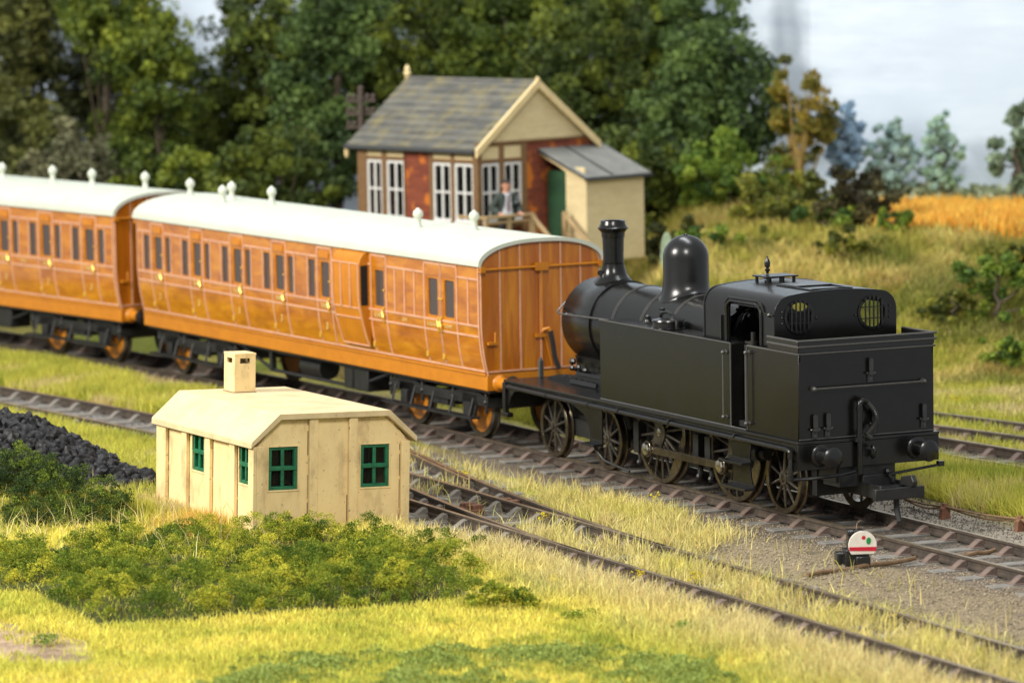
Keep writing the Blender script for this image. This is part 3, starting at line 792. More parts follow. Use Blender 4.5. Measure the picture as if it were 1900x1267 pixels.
for s in (-1, 1):
    b = LB(); yy = s*(CY+.012)
    fr = [(DX0-.05, 2.66), (DX0-.05, 3.19), (DX0-.03, 3.25), (DX0+.04, 3.30), (DX0+.12, 3.315), (DX1-.16, 3.315), (DX1-.05, 3.29), (DX1+.01, 3.22), (DX1+.03, 3.12), (DX1+.03, 2.66)]
    b.tube([(x, yy, z) for x, z in fr], .024, 6)
    fr2 = [(DX0-.10, yy-s*.0, 3.12), (DX0-.08, yy, 3.28), (DX0+.0, yy+s*-.02, 3.36), (DX1-.1, yy-s*.02, 3.365), (DX1+.06, yy, 3.29), (DX1+.14, yy, 3.19), (DX1+.42, yy, 3.18)]
    b.tube(fr2, .018, 6); b.ball((DX1+.30, yy, 3.18), .035, 8)
    b.box(DX0-.24, DX0-.20, yy-.02, yy+.02, 2.66, 3.06)
    b.build('doorway_bead', BLACK2, cab)
def ring(y):
    b = LB(); o = circ_loop(y, WIN[1], WIN[2]+.035); plate(b, o, [circ_loop(y, WIN[1], WIN[2]-.01)], 'x', -.935, -.915)
    fr = b.build('window_frame', BLACK2, cab, smooth=30)
    b = LB()
    for k in range(5):
        yy = y-.15+.075*k; h = math.sqrt(max(.0, .25**2-(yy-y)**2))
        b.cyl((-.89, yy, WIN[1]-h), (-.89, yy, WIN[1]+h), .014, n=6)
        for sg in (-1, 1): b.cyl((-.935, yy, WIN[1]+sg*h), (-.88, yy, WIN[1]+sg*h), .016, n=6)
    for dz in (-.09, .09): b.cyl((-.892, y-.22, WIN[1]+dz), (-.892, y+.22, WIN[1]+dz), .008, n=6)
    b.build('window_grille', BLACK2, fr)
    b = LB(); sg = -1 if y < 0 else 1
    for dz in (-.09, 0, .09): b.ball((-.925, y+sg*.31, WIN[1]+dz), .018, 8)
    b.ball((-.925, y-sg*.31, WIN[1]-.03), .022, 8); b.build('rivet', BLACK2, fr)
    b = LB(); plate(b, circ_loop(y, WIN[1], WIN[2]-.005), [], 'x', -.955, -.950); b.build('pane', GLASS, fr)
ring(-WIN[0]); ring(WIN[0])
b = LB(); b.box(-3.08, -2.62, -.30, .30, 3.60, 3.625)
for x in (-3.03, -2.67):
    for y in (-.24, 0, .24): b.cyl((x, y, 3.50), (x, y, 3.60), .03, n=8)
b.build('roof_ventilator', BLACK2, cab, bevel=.006)
b = LB(); b.lathe([(.055, 3.55), (.04, 3.60), (.022, 3.63), (.022, 3.66), (.042, 3.685), (.046, 3.70), (.03, 3.715), (.022, 3.73), (.045, 3.75), (.050, 3.80), (.04, 3.85), (.018, 3.885), (.012, 3.91), (.001, 3.92)], (-3.02, -.05, 0), 'z', 14)
b.build('whistle', BLACK2, cab)
b = LB()
for y in (-.36, .36): b.box(-2.15, -1.05, y-.02, y+.02, 3.49, 3.545)
b.box(-2.15, -1.62, -.34, .34, 3.535, 3.555); b.box(-1.12, -1.08, -.34, .34, 3.50, 3.55)
b.build('sliding_hatch', BLACK, cab, bevel=.005)
# cab interior
b = LB(); b.lathe([(.001, -3.04), (.62, -3.04), (.66, -3.08), (.66, -3.2)], (0, 0, BZ+.1), 'x', 32); b.box(-3.2, -1.0, -1.08, 1.08, 1.33, 1.42); b.build('backhead', DARKIN, cab)
b = LB()
for k, (y, z) in enumerate(((-.42, 3.05), (-.25, 3.12), (-.1, 3.15), (.1, 3.12), (.32, 3.02))):
    b.tube([(-3.02, y, 2.7), (-2.92, y-.06, 2.9), (-2.85, y-.14, z), (-2.95, y-.25, z+.05)], .025, 6)
b.tube([(-2.9, -.7, 2.6), (-2.5, -.75, 3.05), (-2.42, -.72, 3.10)], .022, 6); b.tube([(-2.98, .0, 2.95), (-2.9, .1, 3.2), (-2.98, .35, 3.22)], .02, 6)
b.lathe([(.10, -2.98), (.10, -2.93), (.001, -2.92)], (0, -.35, 2.95), 'x', 16); b.lathe([(.08, -2.98), (.08, -2.93), (.001, -2.92)], (0, .2, 3.05), 'x', 16)
b.build('cab_fitting', CABIN, cab)
b = LB(); b.cyl((-1.72, -1.05, 1.4), (-1.72, -1.05, 2.86), .035, n=10); b.cyl((-1.72, -1.05, 2.60), (-1.72, -1.05, 2.72), .06, n=10); b.box(-1.95, -1.7, -1.07, -1.03, 2.66, 2.70)
for z in (1.6, 1.95, 2.3, 2.55): b.ball((-1.78, -1.06, z), .035, 8)
b.build('handbrake', CABIN, cab)
b = LB(); b.box(-2.14, -1.64, -.98, -.94, 1.33, 2.62); b.box(-2.14, -1.64, .94, .98, 1.33, 2.62); b.build('doorway_shade', DARKIN, cab)  # near-black sheets paint the shade of the open doorway gap
# front frames above the running plate
for s in (-1, 1):
    b = LB(); prof = [(-10.0, 1.312), (-9.9, 1.36), (-9.6, 1.42), (-9.2, 1.46), (-8.8, 1.47), (-6.72, 1.47), (-6.72, 1.312)]
    b.prism(prof, 'y', s*.58, s*.52)
    for k in range(6): b.ball((-9.3+.22*k, s*.585, 1.41), .018, 6)
    b.build('front_frame', BLACK2, loco, smooth=30)
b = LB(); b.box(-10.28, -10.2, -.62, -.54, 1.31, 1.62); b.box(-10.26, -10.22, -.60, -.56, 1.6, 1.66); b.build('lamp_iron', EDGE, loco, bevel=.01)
b = LB(); b.tube([(-10.1, .35, 1.3), (-10.1, .35, 1.75), (-10.16, .35, 1.82), (-10.24, .35, 1.78), (-10.26, .35, 1.45)], .04, 8); b.build('vacuum_pipe', BLACK2, loco)
# steps
def step(pts_panel, treads):
    b = LB(); b.prism(pts_panel, 'y', -1.235, -1.205)
    st = b.build('cab_step', BLACK, loco, bevel=.006)
    for x0, x1, z in treads:
        b = LB(); b.box(x0, x1, -1.40, -1.20, z-.02, z+.02); b.box(x0, x1, -1.24, -1.21, z, z+.07); b.build('tread', BLACK2, st, bevel=.006)
step([(-2.22, 1.17), (-1.50, 1.17), (-1.55, .85), (-1.50, .55), (-1.42, .40), (-2.12, .40), (-2.08, .60), (-2.12, .9)], [(-2.22, -1.52, .80), (-2.25, -1.42, .40)])
step([(-8.0, 1.17), (-6.63, 1.17), (-6.63, .52), (-7.05, .52), (-7.10, .80), (-7.3, 1.0), (-7.65, 1.10)], [(-7.08, -6.64, .54)])
# wheels
def wheel(mb_name, x, r, ns, y, side, crank=False, balance=None, parent=None, hub=.105, phase=0.):
    """side -1: outer face towards the camera"""
    o = side; yo = y; yi = y-o*.12
    b = LB()
    b.lathe([(r-.075, yo), (r-.012, yo), (r, yo-o*.012), (r+.004, yo-o*.085), (r+.045, yo-o*.10), (r+.04, yo-o*.125), (r-.085, yo-o*.125), (r-.085, yo-o*.02)], (x, 0, r), 'y', 56, closed=True)
    w = b.build(mb_name, BRONZE, parent or loco, smooth=35)
    b = LB()
    for k in range(ns):
        t = 2*PI*(k+.5)/ns+phase; c, s = math.cos(t), math.sin(t)
        p0 = (x+c*hub*.8, yo-o*.028, r+s*hub*.8); p1 = (x+c*(r-.07), yo-o*.045, r+s*(r-.07))
        b.cyl(p0, p1, .030, .021, n=8)
    b.build('spokes', SPOKE, w)
    b = LB(); b.lathe([(.001, yo-o*-.025), (hub*.55, yo+o*.025), (hub*.6, yo+o*.012), (hub*.95, yo+o*.008), (hub, yo-o*.004), (hub, yo-o*.10), (.001, yo-o*.10)], (x, 0, r), 'y', 28)
    hb = b.build('hub', SPOKE, w, smooth=35)
    b = LB(); b.lathe([(.001, yo+o*.045), (.03, yo+o*.043), (hub*.5, yo+o*.036), (hub*.55, yo+o*.02)], (x, 0, r), 'y', 20); b.build('axle_end', STEEL if crank else BRONZE, w)
    if balance is not None:
        a = balance; n = 14; pts = []
        for k in range(n+1): t = a-.62+1.24*k/n; pts.append((x+(r-.07)*math.cos(t), r+(r-.07)*math.sin(t)))
        for k in range(n+1): t = a+.56-1.12*k/n; q = (r-.07)*math.cos(.62)/math.cos((t-a)); pts.append((x+q*.97*math.cos(t), r+q*.97*math.sin(t)))
        b = LB(); b.prism(pts, 'y', yo-o*.006, yo-o*.06); b.build('balance_weight', BRONZE, w)
    return w
YW = -.735
CR = .30; CA = R(-112)
def axle(x, r, ns, crank=False, bal=None, name='carrying_wheel', hub=.10, phase=0.):
    for s in (-1, 1): wheel(name, x, r, ns, s*.735, s, crank, bal, hub=hub, phase=phase)
    b = LB(); b.cyl((x, -.72, r), (x, .72, r), .08, n=12); b.build('axle', FRAME, loco)
axle(-9.45, .535, 10); axle(-7.42, .535, 10, phase=.2); axle(-1.36, .56, 10, hub=.12)
for x in (-5.48, -2.93):
    axle(x, .851, 18, True, R(-35), 'driving_wheel', .13)
    cx, cz = x+CR*math.cos(CA), .851+CR*math.sin(CA)
    b = LB()
    b.prism([(x+.19*math.cos(R(a)), .851+.19*math.sin(R(a))) for a in range(-22, 158, 12)]+[(cx+.125*math.cos(R(a)), cz+.125*math.sin(R(a))) for a in range(158, 340, 14)], 'y', YW-.022, YW+.05)
    b.cyl((cx, YW, cz), (cx, -.97, cz), .075, n=18)
    b.build('crank', SPOKE, loco, bevel=.008)
    b = LB(); b.lathe([(.001, -1.00), (.05, -.998), (.10, -.985), (.115, -.965), (.115, -.90)], (cx, 0, cz), 'y', 8); b.build('crank_pin', STEEL, loco, smooth=20)
x1, x2 = -5.48+CR*math.cos(CA), -2.93+CR*math.cos(CA); cz = .851+CR*math.sin(CA)
b = LB(); b.box(x1+.10, x2-.10, -.925, -.875, cz-.062, cz+.062)
b.lathe([(.135, -.94), (.14, -.93), (.14, -.87), (.13, -.86), (.001, -.86)], (x1, 0, cz), 'y', 28); b.lathe([(.135, -.94), (.14, -.93), (.14, -.87), (.13, -.86), (.001, -.86)], (x2, 0, cz), 'y', 28)
b.build('coupling_rod', BRONZE, loco, bevel=.008)
# brake gear, bogie, springs
for x in (-6.35, -4.25, -3.85):
    b = LB(); b.tube([(x, -.66, 1.2), (x+.03, -.66, .75), (x+.02, -.66, .28)], [.05, .045, .05], 8); b.box(x-.05, x+.13, -.76, -.6, .42, .95); b.ball((x+.02, -.68, .25), .06, 8); b.build('brake_hanger', FRAME, loco)
b = LB(); b.box(-9.9, -6.9, -.60, -.55, .42, .72); b.box(-9.9, -6.9, .55, .60, .42, .72); b.box(-8.8, -8.1, -.55, .55, .5, .8)
for x in (-9.45, -7.42): b.box(x-.14, x+.14, -.66, -.58, .40, .70)
b.build('bogie_frame', FRAME, loco, bevel=.01)
b = LB(); b.cyl((-2.35, -.8, .90), (-1.9, -.8, .90), .14, n=16); b.cyl((-1.98, -.8, .9), (-1.72, -.8, .9), .10, n=16); b.box(-2.4, -1.6, -.85, -.55, 1.0, 1.1); b.build('sandbox', FRAME, loco)
b = LB(); b.tube([(-7.1, -1.2, .62), (-7.05, -1.16, .45), (-6.8, -1.12, .26), (-6.4, -1.08, .20), (-6.1, -1.0, .14)], .022, 6); b.build('sand_pipe', FRAME, loco)
b = LB(); b.box(-2.0, -.6, -.56, .56, .35, .8); b.box(-6.6, -2.3, -.4, .4, .30, .75); b.box(-.5, 0, -.5, .5, .55, .9); b.build('ashpan', FRAME, loco)

# ------------------------------------------------------------------ coaches (local x: front end towards the tail, +y towards the camera)
CL = 14.85
def yprof(z):
    zs = [1.25, 1.4, 1.6, 1.8, 2.0, 2.15, 3.3]; ys = [1.115, 1.15, 1.192, 1.218, 1.234, 1.24, 1.24]
    return float(np.interp(z, zs, ys))
def roof_z(y, e=1.0): return 3.20+.41*max(0., 1-(abs(y)/1.275)**2.5)**.52
def arc(n=26, hw=1.24, base=3.20, lift=0.):
    o = []
    for i in range(n+1):
        t = PI*i/n; y = hw*math.cos(t); o.append((y, 3.20+lift+.41*max(0., 1-(abs(y)/hw)**2.5)**.52))
    return o
def side_strip(b, x0, x1, z0, z1, out=0., th=.05, sg=1, mi=0):
    zs = [z0]+[z for z in (1.4, 1.6, 1.8, 2.0, 2.15) if z0 < z < z1]+[z1]
    poly = [(sg*(yprof(z)+out), z) for z in zs]+[(sg*(yprof(z)+out-th), z) for z in zs[::-1]]
    b.prism(poly, 'x', x0, x1, mi)
def vbead(b, x, z0, z1, sg=1, w=.019, o=.016, out=0.): side_strip(b, x-w, x+w, z0, z1, out+o, .03, sg)
def hbead(b, x0, x1, z, sg=1, w=.018, o=.016, out=0.):
    y = yprof(z)+out; b.box(x0, x1, sg*(y-.02) if sg > 0 else -(y+o), sg*(y+o) if sg > 0 else -(y-.02), z-w, z+w)
WZ0, WZ1 = 2.155, 2.885
def coach(label, brake, loc, rot, vents):
    t = thing('railway_coach', label, 'coach', loc, rot, 'varnished teak coaches behind the locomotive')
    if brake:
        doors = [(13.82, 't'), (11.93, 't'), (10.03, 't'), (8.12, 't'), (6.15, 't'), (3.90, 'g'), (1.78, 'l'), (1.15, 'l')]
    else:
        doors = [(1.03+1.829*k, 't') for k in range(8)]
    wins = []                                   # (x centre, half width, is door window)
    for x, k in doors:
        wins.append((x, .20 if k == 't' else .205, True))
        if k == 't': wins += [(x+.575, .15, False), (x-.505, .15, False)]
    wins.sort()
    b = MB()
    for sg in (1, -1):
        side_strip(b, 0, CL, 1.25, WZ0, sg=sg); side_strip(b, 0, CL, WZ1, 3.22, sg=sg)
        x = 0
        for c, hw, _ in wins:
            side_strip(b, x, c-hw, WZ0, WZ1, sg=sg); x = c+hw
        side_strip(b, x, CL, WZ0, WZ1, sg=sg)
    b.box(.05, CL-.05, -1.08, 1.08, 1.26, 1.32)
    b.build('body', TEAK, t, smooth=30)
    for xe, th in ((0, .06), (CL, -.06)):       # end walls, planked upright
        b = MB(); prof = [(yprof(z), z) for z in (1.25, 1.4, 1.6, 1.8, 2.0, 2.15, 3.15)]
        a = arc(24, 1.24); poly = prof+a[1:-1]+[(-y, z) for y, z in prof[::-1]]
        b.prism(poly, 'x', xe-.004*(1 if th > 0 else -1), xe+th)
        e = b.build('end_wall', TEAKV, t, smooth=20)
        sgn = -1 if th > 0 else 1; x0 = xe+sgn*.004; x1 = xe+sgn*.022
        b = MB(); bb = lambda y0, y1, z0, z1: b.box(min(x0, x1), max(x0, x1), y0, y1, z0, z1)
        for y in (-.83, -.42, 0, .42, .83): bb(y-.016, y+.016, 1.29, roof_z(y*1.03)-.05)
        bb(-1.12, 1.12, 1.275, 1.305)
        out = [(y*.985, z-.02) for y, z in poly]
        for i in range(len(out)-1):
            p, q = out[i], out[i+1]
            b.tube([((x0+x1)/2, *p), ((x0+x1)/2, *q)], .017, 5)
        b.build('beading', BEAD, e)
        b = MB(); xp = xe+sgn*.06
        b.tube([(xp, 1.27, 3.13), (xp, -1.27, 3.13)], .025, 8); b.box(xp-.04, xp+.04, -.13, .13, 3.06, 3.20); b.tube([(xp, 0, 3.1), (xp, 0, 1.95)], .022, 8)
        for y in (1.22, -1.22): b.box(xp-.06, xp+.04, y-.05, y+.05, 3.08, 3.18)
        b.tube([(xp, 0, 1.95), (xp+sgn*.04, -.02, 2.0), (xp+sgn*.09, -.09, 2.02), (xp+sgn*.09, -.12, 1.95)], .032, 8); b.box(xp-.03, xp+.03, -.08, .14, 1.86, 1.92)
        b.tube([(xp, -.04, 1.9), (xp, -.20, 1.3)], .018, 6)
        b.tube([(xe+sgn*.02, 1.05, 1.82), (xp, 1.05, 1.80), (xp, 1.03, 1.78), (xp+sgn*.02, .98, 1.80), (xp+sgn*.02, .97, 2.0)], .022, 6); b.box(xp-.04, xp+.04, .93, 1.12, 1.78, 1.83)
        b.build('end_pipework', SOLE, e)
        b = MB(); b.tube([(xp+sgn*.09, -.12, 1.97), (xp+sgn*.10, -.16, 1.75), (xp+sgn*.09, -.20, 1.5), (xp+sgn*.12, -.27, 1.28)], .045, 8); b.build('hose', FRAME, e)
    b = MB(); b.box(-.0, CL, 1.06, 1.125, .955, 1.235); b.box(0, CL, -1.125, -1.06, .955, 1.235); b.box(-.02, .06, -1.12, 1.12, .95, 1.24); b.box(CL-.06, CL+.02, -1.12, 1.12, .95, 1.24)
    b.box(-.0, CL, 1.125, 1.15, 1.215, 1.255); b.box(0, CL, -1.15, -1.125, 1.215, 1.255)
    b.build('solebar', SOLE, t, bevel=.008)
    # roof
    a = arc(34, 1.30, lift=.035); inn = arc(34, 1.25, lift=-.03)
    b = MB(); b.prism([(1.305, 3.19)]+a[1:-1]+[(-1.305, 3.19), (-1.25, 3.17)]+[p for p in inn[::-1]][1:-1]+[(1.25, 3.17)], 'x', -.09, CL+.09)
    b.build('roof', ROOFW, t, smooth=45)
    for x, y in vents:
        b = MB(); z = roof_z(y)+.01
        b.lathe([(.11, z-.02), (.105, z+.03), (.065, z+.06), (.055, z+.19), (.070, z+.21), (.095, z+.25), (.097, z+.29), (.08, z+.34), (.045, z+.365), (.025, z+.39), (.001, z+.40)], (x, y, 0), 'z', 18)
        b.build('roof_ventilator', ROOFW, t, smooth=50)
    # windows
    for c, hw, isd in wins:
        b = MB(); b.box(c-hw-.01, c+hw+.01, 1.205, 1.211, WZ0-.02, WZ1+.02); w = b.build('window', CGLASS, t)
        b = MB(); y0, y1 = (1.208, 1.236) if not isd else (1.208, 1.233)
        f = .012 if not isd else .026
        plate(b, rect_loop(c-hw, c+hw, WZ0, WZ1), [round_rect(c-hw+f, c+hw-f, WZ0+f*(.4 if not isd else 1.2), WZ1-f, .03, 3)], 'y', y0, y1)
        b.build('window_frame', AMBER, w)
    b = MB()
    for c, hw, isd in wins:
        if -1.2 < c: b.box(c-hw, c+hw, -1.20, -1.19, WZ0, WZ1)
    b.build('far_glazing', GLASS, t)
    # compartments inside
    b = MB(); b.box(.1, CL-.1, -1.05, 1.10, 1.34, 1.40)
    tx = [x for x, k in doors if k == 't']
    for x in tx:
        for s in (-1, 1):
            b.box(x+s*.90-.05, x+s*.90+.05, -1.12, 1.12, 1.4, 3.1); b.box(min(x+s*.45, x+s*.85), max(x+s*.45, x+s*.85), -1.1, 1.1, 1.5, 1.85); b.box(min(x+s*.72, x+s*.85), max(x+s*.72, x+s*.85), -1.1, 1.1, 1.85, 2.55)
    if brake: b.box(.1, 5.2, -.3, -.25, 1.4, 3.1)
    b.build('seating', SEAT, t)
    # doors and beading
    bd = MB()
    for sg in (1, -1):
        hbead(bd, .02, CL-.02, 2.115, sg); hbead(bd, .02, CL-.02, 1.925, sg); hbead(bd, .02, CL-.02, 1.30, sg)
        vbead(bd, .03, 1.28, 3.19, sg); vbead(bd, CL-.03, 1.28, 3.19, sg)
    txtmb = MB()
    def letter(body, x, z, size):
        vs, fs = text_mesh(body, size); y = yprof(z)+.022
        txtmb.add([(x-p[0], y+p[2], z+p[1]) for p in vs], fs)
    prev = 0.03
    edges = []
    for x, k in sorted(doors): edges.append((x-.31, x+.31))
    merged = []
    for a_, b_ in edges:
        if merged and abs(a_-merged[-1][1]) < .05: merged[-1] = (merged[-1][0], b_)
        else: merged.append((a_, b_))
    for x, k in doors:
        for sg in (1, -1):
            vbead(bd, x-.31, 1.30, 3.13, sg); vbead(bd, x+.31, 1.30, 3.13, sg); hbead(bd, x-.31, x+.31, 3.13, sg)
            if k == 't':
                for q in (x+.72, x-.66): vbead(bd, q, 2.115, 2.95, sg)
    p = .03
    for a_, b_ in merged+[(CL-.03, CL)]:
        for sg in (1, -1):
            if a_-p > .1: hbead(bd, p, a_, 2.95, sg)
        p = b_
    if brake:
        for q in (3.25, 2.87, 2.48, .42): vbead(bd, q, 2.115, 2.95)
    bd.build('beading', BEAD, t)
    for x, k in doors:
        b = MB(); side_strip(b, x-.285, x+.285, 1.325, 1.90, .008, .03); side_strip(b, x-.285, x+.285, 1.945, 2.095, .008, .03); side_strip(b, x-.285, x+.285, 2.91, 3.11, .010, .03)
        side_strip(b, x-.285, x-.225, 2.13, 2.88, .006, .03); side_strip(b, x+.225, x+.285, 2.13, 2.88, .006, .03)
        d = b.build('door', TEAK, t, smooth=30)
        b = MB(); b.box(x-.20, x+.20, 1.24, 1.275, 2.93, 3.06)
        if k == 't': b.build('ventilator_hood', AMBER, d, bevel=.01)
        b = MB(); hx = x-.25 if k != 'l' else (x-.30 if x > 1.5 else None)
        if hx is None: hx = x+.24
        b.cyl((hx, 1.24, 2.04), (hx, 1.31, 2.04), .018, n=8); b.tube([(hx+.03, 1.30, 2.10), (hx-.02, 1.30, 2.0)], .02, 6); b.tube([(hx+.03, 1.262, 2.17), (hx+.03, 1.29, 2.13), (hx+.0, 1.30, 2.04), (hx+.02, 1.285, 1.95), (hx+.02, 1.262, 1.92)], [.03, .018, .018, .018, .03], 6)
        b.build('handle', BRASS, d)
        b = MB(); b.ball((hx+.01, 1.27, 2.5), .022, 8); b.build('door_bolt', BRASS, d)
        b = MB(); b.box(x+.29, x+.37, yprof(1.45)-.01, yprof(1.45)+.035, 1.40, 1.50); b.build('hinge', BRASS, d, bevel=.006)
        if k == 't': letter('THIRD', x-.02, 2.02, .115); letter('3', x-.02, 1.63, .19)
        if k == 'g': letter('GUARD', x, 2.02, .11); letter('3', x, 1.62, .001)
    if brake: letter('LUGGAGE', 1.77, 2.02, .085); letter('COMPT', 1.16, 2.02, .085); letter('5241', 2.85, 2.02, .10)
    else: letter('5243', 3.8, 2.02, .10)
    txtmb.build('lettering', GOLD, t)
    # guard's lookout
    if brake:
        b = MB(); x0, x1 = 4.32, 5.44
        prof = [(1.20, 1.36), (1.28, 1.55), (1.36, 1.85), (1.42, 2.15), (1.44, 2.4), (1.44, 2.95), (1.42, 3.05), (1.36, 3.13), (1.26, 3.17), (1.20, 3.17)]
        b.prism(prof, 'x', x0, x1); dk = b.build('lookout', SOLE, t, smooth=40, bevel=.012)
        b = MB()
        for q in (x0+.03, x1-.03, x0+.37, x0+.75):
            zz = [(1.28, 1.56), (1.36, 1.85), (1.42, 2.12)] if q in (x0+.03, x1-.03) else []
            b.tube([(q, y+.008, z) for y, z in ([(1.22, 1.40)]+zz if zz else [(1.435, 2.12)])+[(1.442, 2.4), (1.442, 2.95)]], .016, 5)
        for z, y in ((2.115, 1.418), (1.925, 1.384), (2.95, 1.442)): b.tube([(x0+.02, y, z), (x1-.02, y, z)], .016, 5)
        b.tube([(x0+.02, 1.225, 1.40), (x1-.02, 1.225, 1.40)], .016, 5)
        b.build('beading', BEAD, dk)
        b = MB(); b.box(x0-.006, x0+.01, 1.265, 1.41, 2.17, 2.92); b.build('side_window', DARKIN, dk)
    # underframe
    b = MB(); b.box(.1, CL-.1, -.55, -.45, .75, .95); b.box(.1, CL-.1, .45, .55, .75, .95)
    b.tube([(3.9, .9, .95), (5.6, .9, .50), (9.2, .9, .50), (10.9, .9, .95)], .035, 6); b.tube([(3.9, -.9, .95), (5.6, -.9, .50), (9.2, -.9, .50), (10.9, -.9, .95)], .035, 6)
    for x in (5.6, 9.2): b.box(x-.06, x+.06, .85, .95, .48, .96)
    b.box(.02, CL-.02, -1.05, 1.05, .90, .955)
    b.build('underframe', FRAME, t)
    b = MB(); b.box(5.0, 6.0, .45, .95, .45, .88); b.build('battery_box', FRAME, t, bevel=.02)
    b = MB(); b.cyl((7.3, .6, .68), (8.2, .6, .68), .22, n=16); b.build('gas_cylinder', FRAME, t)
    for x in (0, CL):
        s = -1 if x == 0 else 1
        for y in (-.86, .86):
            b = MB(); b.lathe([(.16, x+s*.02), (.15, x+s*.05), (.11, x+s*.08), (.10, x+s*.30)], (0, y, 1.075), 'x', 20); bo = b.build('buffer', SOLE, t)
            b = MB(); b.lathe([(.06, x+s*.28), (.06, x+s*.40), (.16, x+s*.44), (.17, x+s*.47), (.10, x+s*.50), (.001, x+s*.505)], (0, y, 1.075), 'x', 24); b.build('buffer_head', FRAME, bo)
    for xc in (2.2, CL-2.2):
        b = MB()
        for sg in (-1, 1):
            y = sg*.92
            b.box(xc-1.9, xc+1.9, y-.03, y+.03, .62, .80)
            for xw in (xc-1.22, xc+1.22):
                b.box(xw-.30, xw+.30, y-.05, y+.03, .62, .90); b.box(xw-.12, xw+.12, y-.03, y+.10*sg if sg > 0 else y+.03, .42, .66); b.prism([(xw-.35, .8), (xw-.14, .36), (xw-.08, .36), (xw-.22, .8)], 'y', y-.02, y+.02); b.prism([(xw+.35, .8), (xw+.14, .36), (xw+.08, .36), (xw+.22, .8)], 'y', y-.02, y+.02)
                for k in range(5): b.box(xw-.55+.08*k, xw+.55-.08*k, y-.04, y+.05, .80+.022*k, .82+.022*k)
                for q in (-.62, .62): b.cyl((xw+q, y+.02, .50), (xw+q, y+.02, .86), .035, n=8); b.ball((xw+q, y+.02, .70), .06, 8)
        b.box(xc-.3, xc+.3, -.9, .9, .5, .75); b.box(xc-1.9, xc-1.8, -.9, .9, .6, .78); b.box(xc+1.8, xc+1.9, -.9, .9, .6, .78)
        bg = b.build('bogie', FRAME, t, bevel=.008)
        b = MB(); b.box(xc-1.75, xc+1.75, 1.02, 1.22, .40, .435)
        for q in (-1.5, -.75, 0, .75, 1.5): b.tube([(xc+q, 1.12, .42), (xc+q, 1.02, .75)], .025, 6)
        b.build('footboard', FRAME, bg)
        for xw in (xc-1.22, xc+1.22):
            b = MB()
            for sg in (-1, 1):
                y = sg*.735
                b.lathe([(.44, y), (.53, y-sg*.01), (.535, y-sg*.09), (.575, y-sg*.10), (.575, y-sg*.125), (.44, y-sg*.125)], (xw, 0, .53), 'y', 40, mi=0, closed=True)
                b.lathe([(.001, y-sg*-.01), (.09, y+sg*.01), (.10, y-sg*.02), (.42, y-sg*.045), (.45, y-sg*.03), (.45, y-sg*.10), (.001, y-sg*.10)], (xw, 0, .53), 'y', 36, mi=1)
            b.cyl((xw, -.7, .53), (xw, .7, .53), .06, n=10, mi=0)
            b.build('wheelset', [SPOKE, SOLE], bg, smooth=35)
    return t
# front end centre of each coach: near front corner moved half a width away from the camera
def coach_pose(near, deg):
    a = R(180+deg); away = np.array([math.sin(a), -math.cos(a)])
    c = np.array(near)+away*1.24
    return (float(c[0]), float(c[1]), 0.), a
l1, a1 = coach_pose((-11.65, -1.08), 3.06)
coach('front teak coach with a protruding guard lookout, coupled to the black locomotive', True, l1, a1, [(14.2, .30), (12.62, 0.10), (12.1, .55), (10.75, 0.10), (3.7, .50), (2.25, 0.10)])
l2, a2 = coach_pose((-27.35, -2.06), 9.9)
coach('rear teak coach at the left edge, with compartment doors along its whole side', False, l2, a2, [(.9, -.1), (2.7, .15), (4.4, .15), (6.3, .35), (8.3, 0.), (10.1, .3), (11.9, 0.)])

